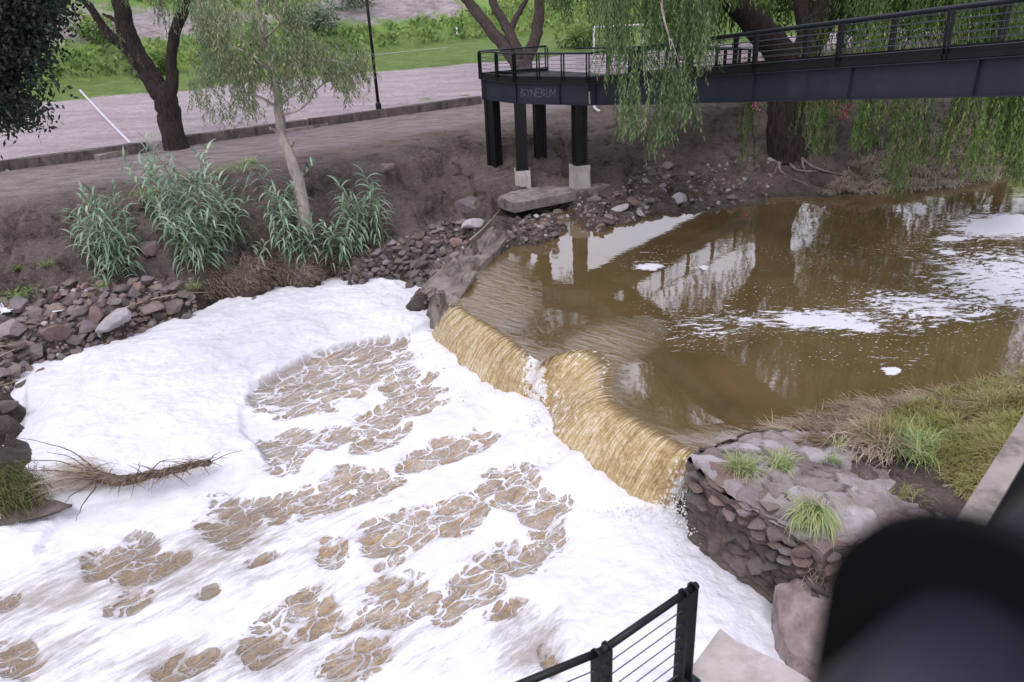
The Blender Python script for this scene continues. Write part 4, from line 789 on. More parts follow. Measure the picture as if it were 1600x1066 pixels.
ce, cid = cells(vx+.9*fbm(vx*1.3, vy*1.3, 4, 62), vy+.9*fbm(vx*1.3, vy*1.3, 4, 63), 2.5, 1); mort = sstep(-.10, .12, fbm(vx*.8, vy*.8, 3, 69)+.10*(np.hypot(vx-crest[-1][0], vy-crest[-1][1]) < 1.6))
vz = .27+(.03+.12*cid)*sstep(0, .07, ce)*(.2+.8*mort)+.12*fbm(vx*1.2, vy*1.2, 4, 64)+.07*fbm(vx*4, vy*4, 5, 65)+.08*sstep(6, 9, vx)
vz -= .22*sstep(.7, 0, np.hypot(vx-crest[-1][0], vy-crest[-1][1]))
npobj('stone_top', np.stack([vx, vy, vz], 1), np.array([list(q) for q in fo if len(q) == 3]), M['flag'], ab, False, dict(crack=(1-sstep(.02, .13, ce))*(.2+.8*mort), cid=cid))
# wall face down to the pool
Rr = np.array([r for r in ringv]); P_, Qp = [], []; nz_ = 44; m_ = len(Rr); ctr = Rr.mean(0)
cidw = []
for k in range(nz_):
    t = k/(nz_-1); z = .32-t*2.0; inn = (Rr-ctr); inn /= np.linalg.norm(inn, axis=1)[:, None]; bul = .10*fbm(Rr[:, 0]*2+z*3, Rr[:, 1]*2-z*2, 4, 66)+.06*fbm(Rr[:, 0]*7, z*7+Rr[:, 1]*2, 3, 67)
    _sa = np.arange(m_)*.08; _ce, _ci = cells(_sa+.35*fbm(_sa*1.5, np.full(m_, z*1.5), 3, 68), np.full(m_, z*1.35)+.35*fbm(_sa*1.5, np.full(m_, z*1.5), 3, 70), 2.7, 2); cidw.append(_ci); bul = bul+.13*sstep(0, .22, _ce)*(.35+_ci)*(1-.5*t)-.06+.10*fbm(_sa*5, np.full(m_, z*5), 4, 73); q = Rr+inn*(bul[:, None]+.10*t-.10*sstep(.05, .2, np.array([t]))*1.); P_.append(np.c_[q, np.full(m_, z)])
i = np.arange(m_*nz_).reshape(nz_, m_); j = np.roll(i, -1, 1); Qp = np.stack([i[:-1].ravel(), i[1:].ravel(), j[1:].ravel(), j[:-1].ravel()], 1)
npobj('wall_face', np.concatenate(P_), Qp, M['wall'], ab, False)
for (u, v, s, k) in [(1133,750,.30,'r2'),(1172,778,.20,'r1'),(1205,795,.20,'r3'),(1192,772,.15,'r3'),(1108,735,.18,'r3'),(1208,772,.13,'r1'),(1228,780,.12,'r3'),(1155,765,.16,'r3'),(1222,805,.17,'r2'),(1305,828,.20,'r1'),(1240,770,.14,'r4'),(1185,740,.16,'r4'),(1113,712,.16,'r2'),(1275,800,.14,'r4'),(1420,820,.18,'r2'),(1256,822,.15,'r3'),(1345,805,.2,'r4'),(1380,790,.17,'r4'),(1330,770,.2,'r4')]:
    k = 'r1' if k == 'r2' and s < .25 else k; s *= 1.05; p = atz(u, v, .29); me = random.choice(RK[k]); o = link('stone', me, ab); o.location = Vector(p)-Vector(ab.location); o.scale = (s*1.2, s*.95, s*.7); o.rotation_euler = (random.uniform(-.3, .3), random.uniform(-.3, .3), random.uniform(0, 6))
# stones showing in the wall face
wc_ = 0
for zz_ in (.17, -.02, -.20, -.40, -.62):
    step = 3
    for i_ in range(0, m_, step):
        p = np.array([Rr[i_][0], Rr[i_][1], zz_+random.uniform(-.05, .05)]); uu, vv = proj(p[None])
        if not (1082 < uu[0] < 1320 and vv[0] > 722) or random.random() < .25+.25*(zz_ < -.1) or wc_ > 62: continue
        me = random.choice(RK[random.choice(['r3', 'r1', 'r3', 'rwet', 'r2'])] if zz_ > -.1 else RK[random.choice(['r3', 'rwet', 'rwet'])]); o = link('stone', me, ab); s_ = random.uniform(.10, .17); o.location = Vector(p)-Vector(ab.location); o.scale = (s_*1.2, s_*1.1, s_*.75); o.rotation_euler = (random.uniform(-.3, .3), random.uniform(-.3, .3), random.uniform(0, 6)); wc_ += 1
# boulder and slab at the bottom
def big_rock(name, px, z, dz, mat, label):
    tp = [atz(u, v, zz) for u, v, zz in px]; c = np.mean(tp, 0); bt = [np.array([c[0]+(p[0]-c[0])*.95, c[1]+(p[1]-c[1])*.95, z-dz]) for p in tp]
    bm = bmesh.new(); t = [bm.verts.new(p) for p in tp]; b = [bm.verts.new(p) for p in bt]; n = len(t); cc_ = bm.verts.new(c+np.array([0, 0, .06]))
    for i in range(n): bm.faces.new((t[i], b[i], b[(i+1) % n], t[(i+1) % n])); bm.faces.new((t[i], t[(i+1) % n], cc_))
    bmesh.ops.subdivide_edges(bm, edges=bm.edges[:], cuts=9, use_grid_fill=True, smooth=.12)
    for v in bm.verts:
        q = v.co; k = float(fbm(np.array([q.x*2.5+q.z*2]), np.array([q.y*2.5-q.z]), 4, 71)[0]); k2 = float(fbm(np.array([q.x*9+q.z*5]), np.array([q.y*9-q.z*4]), 4, 72)[0]); v.co += Vector((k, k*.6, k))*.13+Vector((k2, k2, k2))*.05
    return tag(bmobj(name, bm, mat), label, 'boulder')
big_rock('boulder', [(1212,915,-.55),(1240,907,-.42),(1275,912,-.3),(1322,922,-.2),(1350,960,-.25),(1330,1030,-.45),(1290,1042,-.62),(1245,1025,-.8),(1218,985,-.8)], -.6, 1.2, M['rpink'], 'big smooth pinkish brown boulder between the foam and the black rail at lower right')
# ------------------------------------------------------------------ landing slab and near railings
ZS = 2.3
ld = empty('stair_landing', atz(1180, 1050, ZS), 'pale concrete landing slab below the short railing at the bottom', 'landing')
tp = [(1125,982),(1152,1003),(1222,1035),(1262,1060),(1310,1110),(1380,1240),(1100,1400),(900,1300),(985,1120),(1040,1072),(1086,1035)]
bm = bmesh.new(); t_ = [atz(u, v, ZS) for u, v in tp]; prism(bm, t_, [p-np.array([0, 0, .28]) for p in t_]); bmobj('slab', bm, M['landing'], ld)
cpt = np.mean(t_, 0); bm = bmesh.new(); bmesh.ops.create_cube(bm, size=1, matrix=Matrix.Translation((cpt[0], cpt[1]-.3, .3))@Matrix.Diagonal((.9, .9, 3.4, 1))); bmobj('support', bm, M['dirtycon'], ld)
def ground_line(px, z): return [Vector(atz(u, v, z)) for u, v in px]
r_ = empty('stair_railing', atz(1072, 1048, ZS), 'short black railing with round handrail and cables above the foam', 'railing')
ra = Vector(atz(1083, 918, ZS+.97)); rb_ = Vector(atz(940, 1017, ZS+.97)); rc = Vector(atz(800, 1075, ZS+.97)); ext = (ra-rb_).normalized()
bm = bmesh.new(); tube(bm, [ra+ext*.04, rb_], .030, 16); bmobj('handrail', bm, M['black'], r_, True)
bm = bmesh.new(); tube(bm, [rb_-(ra-rb_).normalized()*.0+Vector((0, 0, -.002)), rc], .0295, 16); bmobj('handrail', bm, M['black'], r_, True)
d1 = ra-rb_; d2 = rb_-rc; dn = d1.normalized()
for c, dd in ((ra-dn*.055, d1), (rb_, d1)):
    d = Vector((dd.x, dd.y, 0)).normalized(); s = Vector((-d.y, d.x, 0))
    for k in (-1, 1):
        q = c+d*(k*.052); bm = bmesh.new(); w = .098; ring_ = [(-w/2, -.97), (w/2, -.97)]+[(w/2*math.cos(a), -.005+w/2*math.sin(a)) for a in np.linspace(0, math.pi, 17)]
        f0 = [bm.verts.new(q+s*a+Vector((0, 0, b))-d*.009) for a, b in ring_]; f1 = [bm.verts.new(q+s*a+Vector((0, 0, b))+d*.009) for a, b in ring_]; bm.faces.new(f0); bm.faces.new(f1[::-1]); m = len(f0)
        for j in range(m): bm.faces.new((f0[j], f1[j], f1[(j+1) % m], f0[(j+1) % m]))
        bmobj('railing_post', bm, M['black'], r_)
    bm = bmesh.new(); bmesh.ops.create_cube(bm, size=1, matrix=Matrix.Translation(c+Vector((0, 0, -.963)))@Matrix(((d.x, s.x, 0, 0), (d.y, s.y, 0, 0), (0, 0, 1, 0), (0, 0, 0, 1)))@Matrix.Diagonal((.26, .17, .012, 1))); bp = bmobj('base_plate', bm, M['steel'], r_)
    for sx, sy in ((-1, -1), (1, 1), (-1, 1), (1, -1)):
        q = c+d*(sx*.105)+s*(sy*.06); bm = bmesh.new(); tube(bm, [q+Vector((0, 0, -.957)), q+Vector((0, 0, -.935))], .011, 6); bmobj('bolt', bm, M['steel'], bp)
for k in range(6):
    z = Vector((0, 0, -.16-.135*k))
    bm = bmesh.new(); tube(bm, [ra-dn*.055+z, rb_+z], .0055, 6); bmobj('railing_cable', bm, M['cable'], r_)
    bm = bmesh.new(); tube(bm, [rb_+z, rc+z], .0055, 6); bmobj('railing_cable', bm, M['cable'], r_)
# near out-of-focus railing of the bridge the camera stands on
Pn = Vector(CP+ray(1535, 1045)*.36); nrl = empty('deck_railing', Pn+Vector((0, 0, -1.05)), 'black railing with rounded post plate blurred in the lower right corner', 'railing')
hd = Vector((.80, .60, .0)).normalized(); hs_ = Vector((-hd.y, hd.x, 0)).normalized(); w = .15
for q, nm in ((Pn, 0), (Pn+hd*.75, 1)):
    bm = bmesh.new(); ring_ = [(-w/2, -1.02), (w/2, -1.02)]+[(w/2*math.cos(a), w/2*math.sin(a)) for a in np.linspace(0, math.pi, 25)]
    f0 = [bm.verts.new(q+hs_*a+Vector((0, 0, b))-hd*.006) for a, b in ring_]; f1 = [bm.verts.new(q+hs_*a+Vector((0, 0, b))+hd*.006) for a, b in ring_]; bm.faces.new(f0); bm.faces.new(f1[::-1]); m = len(f0)
    for j in range(m): bm.faces.new((f0[j], f1[j], f1[(j+1) % m], f0[(j+1) % m]))
    bmobj('railing_post', bm, M['matt'], nrl)
bm = bmesh.new(); tube(bm, [Pn-hd*1.2, Pn+hd*.7], .040, 32); bmobj('handrail', bm, M['steel'], nrl, True)
# deck edge
de = empty('deck_edge', atz(1560, 760, 5.2), 'pale concrete edge of the camera bridge at right with dark steel plate', 'bridge deck')
ea = Vector(atz(1640, 600, 5.2)); eb = Vector(atz(1380, 1010, 5.2)); ed = (ea-eb).normalized(); en = Vector((ed.y, -ed.x, 0)).normalized()
if en.x < 0: en = -en
bm = bmesh.new(); beam(bm, ea+ed*2+en*.055, eb-ed*1+en*.055, .11, .22); bmobj('concrete_edge', bm, M['dirtycon'], de)
bm = bmesh.new(); beam(bm, ea+ed*2+en*.62+Vector((0, 0, .05)), eb-ed*1+en*.62+Vector((0, 0, .05)), 1.0, .10); bmobj('steel_plate', bm, M['matt'], de)

# ------------------------------------------------------------------ trees
def tree_empty(name, p, label, cat='tree', group=None): return empty(name, p, label, cat, group)
# big weeping pepper tree right of the bridge
tb = hit(1232, 245); tb[2] -= .2; pt = tree_empty('weeping_pepper_tree', tb, 'huge dark weeping tree with forked trunk behind the bridge at right')
def wp(u, v, y): return aty(u, v, y)
y0 = tb[1]; bm = bmesh.new()
fork = wp(1243, 105, y0+.3)
limb_mesh(bm, [tb, wp(1225, 205, y0), wp(1232, 150, y0+.1), fork], .56, .72, 14, flare=.45)
limb_mesh(bm, [wp(1236, 130, y0+.2), wp(1218, 82, y0+.1), wp(1180, 38, y0-.3), wp(1142, -10, y0-.8), wp(1080, -80, y0-1.5), wp(1000, -160, y0-2.5)], .62, .34, 12)
limb_mesh(bm, [wp(1244, 130, y0+.2), wp(1262, 75, y0+.4), wp(1285, 30, y0+.5), wp(1310, -20, y0+.6), wp(1370, -110, y0+.6), wp(1460, -220, y0+1)], .62, .34, 12)
limb_mesh(bm, [wp(1262, 75, y0+.4), wp(1255, 10, y0+.8), wp(1240, -90, y0+1.5), wp(1250, -220, y0+2)], .4, .2, 10)
bmobj('trunk', bm, M['bark'], pt, True)
lv = Leaves(); anch = []; lens = []
CUR = 3.0
def curtain(poly, n, yr, lenr, tint=.5, leaf=.12, wid=.024, lv=lv, step=.05, spread=.5):
    us = [p[0] for p in poly]; vs = [p[1] for p in poly]; A_, L_ = [], []
    n = int(n*CUR); spread = spread*.8; leaf *= 1.1; wid *= 1.25; cen_ = [(random.uniform(min(us), max(us)), random.uniform(min(vs), max(vs))) for _ in range(max(4, n//9))]
    while len(A_) < n:
        cc__ = random.choice(cen_); u = cc__[0]+random.gauss(0, 7); v = cc__[1]+random.gauss(0, 12)
        if not inpx(u, v, poly): continue
        y = random.uniform(*yr); p = wp(u, v, y); L = random.uniform(*lenr); A_.append(p+np.array([0, 0, L])); L_.append(L)     # (u,v) is where the strand ENDS
    strand_leaves(lv, A_, L_, leaf, wid, step, .15, tint, spread)
# right side curtains behind the bridge
curtain([(1290,-30),(1620,-60),(1620,110),(1460,80),(1330,30)], 260, (23, 27), (1.5, 3.5), .35)
curtain([(1330,40),(1620,60),(1620,240),(1560,250),(1480,120),(1340,110)], 150, (21.5, 26), (1.8, 3.5), .42)
curtain([(1200,170),(1330,165),(1420,200),(1400,235),(1300,262),(1210,210)], 36, (22.5, 25.5), (1.2, 2.6), .40)
curtain([(1310,220),(1480,180),(1540,205),(1470,262),(1330,270)], 30, (21.5, 24), (1.0, 2.2), .45)
curtain([(1540,170),(1640,170),(1640,300),(1570,298)], 90, (21, 24), (1.5, 3.0), .40)
curtain([(1330,165),(1600,160),(1620,250),(1500,262),(1380,235)], 34, (21.5, 25), (1.2, 2.6), .5); curtain([(1470,230),(1610,230),(1610,300),(1500,285)], 22, (19.5, 21.5), (1.0, 2.0), .62)
curtain([(1380,262),(1420,262),(1415,318),(1395,318)], 9, (19.5, 20.5), (.7, 1.4), .45); curtain([(1500,230),(1530,230),(1525,285),(1505,285)], 5, (20.5, 21.5), (.8, 1.4), .45); curtain([(1155,190),(1185,190),(1180,275),(1160,275)], 7, (23, 24), (1.2, 2.2), .35)
curtain([(1110,-40),(1230,-40),(1210,60),(1185,10),(1130,20)], 30, (23, 27), (1, 2.4), .45)
curtain([(1175,-20),(1300,-40),(1290,40),(1240,20),(1200,50)], 8, (22.5, 25), (.8, 2.), .35)
curtain([(1275,60),(1335,20),(1420,40),(1400,110),(1290,105)], 16, (25.5, 28), (.8, 2.), .55)
# upper crown (mostly above the frame, mirrored in the river)
EXC = True
def crown_strands(lv, c, r, n, lenr, leaf, wid, step, tint, shell=.45, zmin=-.2, gapseed=0):
    n = int(n*1.9); leaf *= 1.15; wid *= 1.5
    A_, L_ = [], []
    while len(A_) < n:
        d = rng.normal(size=3); d /= np.linalg.norm(d)
        if d[2] < zmin: continue
        rr = (shell+(1-shell)*rng.random()**.5); p = np.array(c)+d*np.array(r)*rr
        if fbm(p[:1]*.45+p[2]*.3, p[1:2]*.45, 3, 80+gapseed)[0] < -.04: continue
        if EXC and p[1] < tb[1]+.8:
            uu, vv = proj(np.array([p])); 
            if 1120 < uu[0] < 1325: continue
        A_.append(p); L_.append(rng.uniform(*lenr))
    strand_leaves(lv, A_, L_, leaf, wid, step, .3, tint, .6)
crown_strands(lv, (tb[0]+1.5, tb[1]-.3, 8.6), (7.4, 4.6, 4.6), 1300, (1.5, 4.), .19, .036, .085, .3, gapseed=1)
crown_strands(lv, (tb[0]+4.5, tb[1]-.5, 7.0), (5., 3.5, 2.8), 330, (1.2, 3.2), .18, .036, .085, .2, gapseed=6)
crown_strands(lv, (tb[0]+9, tb[1]-.5, 7.8), (5., 4., 3.6), 380, (1., 3.), .17, .036, .075, .35, gapseed=2)
lv.build('foliage', M['leafpep'], pt)
EXC = False
# branch curtain reaching in front of the bridge
lb = Leaves()
curtain([(925,-20),(1130,-20),(1110,60),(1080,100),(1000,110),(925,80)], 95, (20.5, 23.5), (1., 2.4), .5, lv=lb)
curtain([(915,60),(1105,40),(1095,95),(1060,150),(990,160),(930,165),(912,130)], 46, (20, 21.6), (1., 2.), .5, lv=lb)
curtain([(960,170),(1080,160),(1085,238),(1020,242),(955,215)], 50, (19.6, 20.6), (.6, 1.6), .6, lv=lb)
curtain([(1095,90),(1112,90),(1108,130),(1100,130)], 6, (20, 20.6), (.6, 1.4), .6, lv=lb); curtain([(1012,215),(1035,215),(1032,262),(1015,262)], 5, (19.8, 20.4), (.5, 1.), .6, lv=lb)
curtain([(840,-30),(960,-30),(950,25),(900,45),(850,20)], 40, (27, 32), (.5, 1.3), .25, lv=lb)
crown_strands(lb, (3.4, 24.5, 10.4), (3.4, 4., 2.8), 240, (1., 2.2), .16, .034, .075, .4, gapseed=3)
lb.build('foliage', M['leafbright'], pt)
bm = bmesh.new()
for u0, u1, vb in ((1045, 1050, 200), (1046, 1068, 150), (1050, 1030, 160), (1047, 1075, 175)):
    a = wp(u0, 60, 20.4); b = wp(u1, vb, 20.4); limb_mesh(bm, [a, (a+b)/2+np.array([.05, 0, .1]), b], .012, .005, 5, wob=.02)
a = wp(1000, -160, y0-2.5); limb_mesh(bm, [a, wp(1020, -60, 22.5), wp(1045, 60, 20.4)], .12, .02, 8)
bmobj('twigs', bm, M['barkpale'], pt, True)
# roots
for k, (pp) in enumerate([[(1240,245),(1268,262),(1300,272),(1325,276)],[(1250,250),(1255,262),(1262,280)],[(1235,248),(1215,262),(1205,285)],[(1215,262),(1222,272),(1262,292)],[(1245,240),(1262,232),(1290,262)],[(1225,255),(1245,268),(1280,270)]]):
    bm = bmesh.new(); P = []
    for u, v in pp: h_ = hit(u, v); h_[2] += .05; P.append(h_)
    P[0][2] += .15; limb_mesh(bm, P, .07, .02, 7, wob=.03); bmobj('root', bm, M['root'], pt, True)
# tree behind platform
t2 = hit(815, 118); t2[2] -= .3; ct = tree_empty('forked_tree', t2, 'grey brown tree with three limbs standing behind the bridge platform'); Y2 = t2[1]
bm = bmesh.new(); limb_mesh(bm, [t2, wp(815, 105, Y2), wp(812, 92, Y2)], .60, .62, 12, flare=.2)
limb_mesh(bm, [wp(808, 98, Y2), wp(790, 75, Y2), wp(765, 45, Y2), wp(742, 15, Y2), wp(722, -10, Y2), wp(680, -60, Y2)], .42, .24, 10)
limb_mesh(bm, [wp(812, 92, Y2), wp(800, 62, Y2), wp(785, 30, Y2+.3), wp(772, 5, Y2+.4), wp(765, -60, Y2+.5)], .36, .2, 10)
limb_mesh(bm, [wp(795, 52, Y2+.2), wp(806, 28, Y2+.2), wp(822, 0, Y2), wp(850, -60, Y2)], .2, .11, 8)
limb_mesh(bm, [wp(820, 95, Y2), wp(835, 65, Y2-.3), wp(842, 30, Y2-.4), wp(845, -10, Y2-.5), wp(860, -80, Y2-.5)], .38, .24, 10)
limb_mesh(bm, [wp(765, 45, Y2), wp(748, 22, Y2-.1), wp(726, 16, Y2-.2)], .08, .03, 6)
bmobj('trunk', bm, M['barkmid'], ct, True); lv = Leaves()
crown_strands(lv, (t2[0]-.3, t2[1], 14.0), (8.0, 6., 5.4), 900, (.6, 2.0), .22, .06, .09, .2, gapseed=4); curtain([(830,-10),(900,-20),(890,30),(850,25)], 26, (Y2-3, Y2), (.5, 1.2), .2, lv=lv)
lv.build('foliage', M['leafpep'], ct)
# dark left tree
t3 = hit(275, 232); t3[2] -= .2; lt = tree_empty('dark_forked_tree', t3, 'dark trunked tree forking beside the stone bench block on the left'); Y3 = t3[1]
bm = bmesh.new(); limb_mesh(bm, [t3, wp(265, 190, Y3), wp(258, 155, Y3), wp(250, 140, Y3)], .42, .44, 12, flare=.25)
limb_mesh(bm, [wp(252, 150, Y3), wp(232, 115, Y3), wp(208, 80, Y3), wp(195, 40, Y3), wp(188, 0, Y3), wp(180, -60, Y3)], .42, .28, 12)
limb_mesh(bm, [wp(222, 98, Y3), wp(195, 75, Y3-.2), wp(165, 48, Y3-.4), wp(145, 15, Y3-.6), wp(105, -25, Y3-1)], .24, .12, 9)
limb_mesh(bm, [wp(195, 45, Y3), wp(176, 30, Y3+.1), wp(160, 22, Y3+.2)], .10, .05, 7)
limb_mesh(bm, [wp(262, 158, Y3), wp(268, 130, Y3+.1), wp(268, 85, Y3+.2), wp(280, 35, Y3+.2), wp(298, -5, Y3+.3), wp(330, -60, Y3+.4)], .26, .17, 10)
limb_mesh(bm, [wp(298, -5, Y3+.3), wp(320, 15, Y3-.2), wp(345, 40, Y3-.6)], .07, .03, 6)
bmobj('trunk', bm, M['bark'], lt, True); lv = Leaves()
curtain([(245,-20),(300,-20),(300,40),(280,85),(245,60)], 26, (Y3-1.5, Y3+1), (.5, 1.3), .45, lv=lv, leaf=.13, wid=.025); curtain([(300,-20),(390,-20),(385,60),(330,95),(300,70)], 34, (Y3-2, Y3), (.5, 1.5), .5, lv=lv, leaf=.13, wid=.025)
curtain([(205,100),(220,95),(216,142),(208,142)], 3, (Y3-1, Y3), (.4, .8), .35, lv=lv); curtain([(165,60),(200,60),(190,90),(170,85)], 4, (Y3-1, Y3), (.3, .6), .35, lv=lv); curtain([(110,-30),(210,-30),(200,12),(120,12)], 24, (Y3-2, Y3), (.4, .9), .4, lv=lv); curtain([(460,-10),(495,-10),(490,38),(470,38)], 8, (Y3-2, Y3), (.5, 1.), .4, lv=lv)
crown_strands(lv, (t3[0], t3[1], 11.8), (5., 4.5, 3.2), 360, (.5, 1.5), .17, .04, .08, .45, gapseed=5); lv.build('foliage', M['leafeuc'], lt)
# young pale tree on the bank
t4 = hit(478, 350); t4[2] -= .3; yt = tree_empty('young_pale_tree', t4, 'slender tree with pale peeling trunk growing from the bank among the reeds'); Y4 = t4[1]
bm = bmesh.new(); limb_mesh(bm, [t4, wp(470, 300, Y4-.1), wp(456, 250, Y4-.1), wp(440, 212, Y4), wp(436, 170, Y4), wp(425, 110, Y4+.1), wp(412, 60, Y4+.1), wp(403, 10, Y4+.2), wp(398, -40, Y4+.2)], .21, .07, 12, wob=.03)
limb_mesh(bm, [wp(440, 212, Y4), wp(430, 205, Y4-.1), wp(421, 200, Y4-.2)], .07, .035, 7); limb_mesh(bm, [wp(452, 228, Y4), wp(458, 222, Y4-.1), wp(460, 220, Y4-.15)], .06, .035, 7)
for q in ([(430,140),(470,105),(520,95),(560,110)],[(425,115),(380,80),(340,70)],[(436,170),(400,150),(360,150)],[(412,60),(450,30),(480,35)],[(436,165),(465,140),(475,130)],[(436,180),(470,170),(500,135),(530,120)]): limb_mesh(bm, [wp(u, v, Y4+random.uniform(-.6, .4)*(i_ > 0)) for i_, (u, v) in enumerate(q)], .05, .015, 6, wob=.04)
bmobj('trunk', bm, M['barkpale'], yt, True); lv = Leaves()
for poly, n in (([(360,30),(430,10),(490,50),(480,110),(430,150),(350,110),(310,60)], 210), ([(305,100),(380,95),(430,160),(420,205),(340,210),(300,170)], 120), ([(470,75),(545,85),(595,120),(590,150),(545,172),(500,130),(470,120)], 120), ([(430,120),(500,110),(495,150),(445,185),(425,170)], 40), ([(400,-30),(500,-20),(490,30),(420,30)], 30), ([(300,10),(370,20),(350,90),(310,90)], 40)):
    curtain(poly, int(n*.72), (Y4-1.2, Y4+1.), (.3, .85), .55, lv=lv, leaf=.13, wid=.024, step=.035, spread=.8)
lv.build('foliage', M['leafeuc'], yt)
# dark leafy tree at the upper left, close to the camera
dt = tree_empty('dark_leafy_tree', (-13.0, 11.5, 1.0), 'dense dark green broad leaved tree hanging in at the top left corner'); lv = Leaves()
def clump(poly, n, yr, rad, m, lv, leaf, wid, tint):
    us = [p[0] for p in poly]; vs = [p[1] for p in poly]; c = 0
    while c < n:
        u = random.uniform(min(us), max(us)); v = random.uniform(min(vs), max(vs))
        if not inpx(u, v, poly): continue
        if ((u-38)/40)**2+((v-122)/26)**2 < 1: continue
        c += 1; p = wp(u, v, random.uniform(*yr)); P = p+rng.normal(size=(m, 3))*rad; d = rng.normal(size=(m, 3)); d[:, 2] -= .5; d /= np.linalg.norm(d, axis=1)[:, None]; lv.add(P, d, leaf*(.7+.6*rng.random(m)), wid, tint+rng.normal(size=m)*.2)
clump([(-60,-60),(110,-60),(90,20),(60,60),(45,110),(78,115),(92,130),(60,135),(30,140),(72,160),(60,180),(30,188),(0,188),(-60,190)], 300, (13.5, 15.5), .16, 55, lv, .11, .05, .5)
clump([(-60,-60),(100,-60),(60,20),(40,80),(30,150),(-60,170)], 160, (14, 16), .25, 60, lv, .12, .055, .35)
lv.build('foliage', M['leafdark'], dt); bm = bmesh.new(); limb_mesh(bm, [(-13.0, 11.5, 0), (-13.2, 12, 4), (-12.9, 13.4, 7.5), (-12.0, 14.6, 9)], .3, .12, 10); limb_mesh(bm, [(-12.9, 13.4, 7.5), wp(20, 60, 14.6), wp(70, 120, 14.6)], .07, .02, 6)
bmobj('trunk', bm, M['bark'], dt, True)

# ------------------------------------------------------------------ giant reeds
def reed(bases, hts, label, seed, lean=(0, 0)):
    r = random.Random(seed); p0 = hit(*bases[0]); root = empty('giant_reed', p0, label, 'reed clump', None); bl = Blades(6)
    for (u, v), hgt in zip(bases, hts):
        for _ in range(3):
            b = hit(u+r.uniform(-16, 16), v+r.uniform(-9, 9)); b[2] -= .05; h = hgt*r.uniform(.65, 1.22); dx, dy = r.gauss(lean[0], .24), r.gauss(lean[1], .18)
            P = [b+np.array([dx*t*t*h, dy*t*t*h-.08*t*h, h*t*(1-.05*t)]) for t in np.linspace(0, 1, 7)]; bm = bmesh.new(); tube(bm, P, [.013*(1-.6*i_/6) for i_ in range(7)], 5); bmobj('cane', bm, M['cane'], root, True)
            n = int(h/.10); ts = np.linspace(.06, 1., n); ti = ts*6; k = np.clip(ti.astype(int), 0, 5); fr_ = (ti-k)[:, None]; Pa = np.array(P); B_ = Pa[k]*(1-fr_)+Pa[k+1]*fr_
            ph = r.random()*math.pi; sg = np.where(np.arange(n) % 2 == 0, 1, -1); an = ph+rng.normal(size=n)*.35; d = np.stack([np.cos(an)*sg, np.sin(an)*sg, .62+1.1*ts**3], 1)
            L = .68*(.55+.6*np.sin(np.pi*np.clip(ts*.85+.1, 0, 1)))*rng.uniform(.8, 1.15, n); bl.add(B_, d, L, .066*rng.uniform(.6, 1.2, n), 2.2+rng.random(n)*1.2-1.6*ts**3, .42+.35*ts*0+rng.normal(size=n)*.17+r.gauss(0, .08))
    bl.build('leaves', M['reed'], root)
reed([(168,425),(160,405),(185,430),(200,432),(212,415),(175,400),(205,400)], [1.5, 1.7, 1.9, 2., 1.6, 2.1, 2.], 'tall grey green reed clump at the far left of the bank', 3, (-.05, .1))
reed([(148,390),(140,400),(165,440)], [1.2, 1.0, .5], 'small sparse reed clump at the left foot of the tallest left reeds', 4, (-.15, 0))
reed([(290,412),(305,420),(320,422),(335,415),(350,405),(300,395),(275,380),(262,360),(330,385),(365,390),(380,380),(310,370),(290,350),(345,360),(375,350),(250,335)], [1.6, 1.5, 1.6, 1.5, 1.5, 2.2, 2.4, 2.3, 2.4, 2., 1.8, 2.5, 2.4, 2.3, 2.0, 1.9], 'biggest reed clump, broad and dense, in the middle of the left bank', 5)
reed([(465,400),(450,390),(475,405),(458,375),(490,395),(445,350)], [1.3, 1.6, 1.1, 1.9, 1.1, 2.0], 'reed clump around the foot of the pale trunk', 6)
reed([(530,408),(545,400),(515,400),(560,395),(575,390),(585,375),(550,385),(570,370)], [1.4, 1.5, 1.2, 1.7, 2., 2.2, 1.6, 2.0], 'reed clump right of the pale trunk above the stone lining', 8)
reed([(405,410),(412,402)], [.6, .7], 'low reed tuft between the biggest clump and the pale trunk', 9)

# ------------------------------------------------------------------ grasses, straw, sticks
def tuft(u, v, z, n, L, spread, label, mat='tuft', name='grass_tuft', lean=(0, -.2), dr=1.6, seed=0, rad=.08, w=.012, tint=.5, cat='grass tuft', grp=None):
    p = atz(u, v, z) if z is not None else hit(u, v); bl = Blades(5); b = p+np.c_[rng.normal(size=(n, 2))*rad, np.zeros(n)]; an = rng.random(n)*6.28
    d = np.c_[np.cos(an)*spread+lean[0], np.sin(an)*spread+lean[1], .5+rng.random(n)*.6]; bl.add(b, d, L*rng.uniform(.5, 1.15, n), w*rng.uniform(.6, 1.2, n), dr*rng.uniform(.5, 1.3, n), tint+rng.normal(size=n)*.25)
    o = bl.build(name, M[mat], None); return tag(o, label, cat, grp)
tuft(1155, 733, .38, 170, .42, .5, 'pale green grass tuft near the waterfall end of the stone abutment'); tuft(1172, 742, .36, 60, .45, .4, 'thin grass sprig hanging over the red stone of the abutment', rad=.05)
tuft(1218, 728, .42, 150, .36, .5, 'green grass tuft second from the waterfall on the stone top')
tuft(1298, 722, .42, 45, .3, .4, 'small sparse grass sprig in the middle of the stone top', rad=.05, tint=.3)
tuft(1272, 800, .42, 300, .62, .35, 'large drooping pale grass tuft hanging over the abutment edge', lean=(-.25, -.45), dr=2.6, rad=.10)
tuft(1432, 706, .45, 420, .55, .55, 'wide bright green grass tussock at the edge of the stone top', rad=.17, tint=.35); tuft(1375, 695, .45, 420, .6, .5, 'wide straw coloured tussock left of the bright green tussock', 'straw', rad=.24, tint=.7, lean=(-.4, -.3))
tuft(1415, 772, .45, 70, .25, .5, 'small olive tuft on the stone top near the black railing', 'grass', rad=.1)
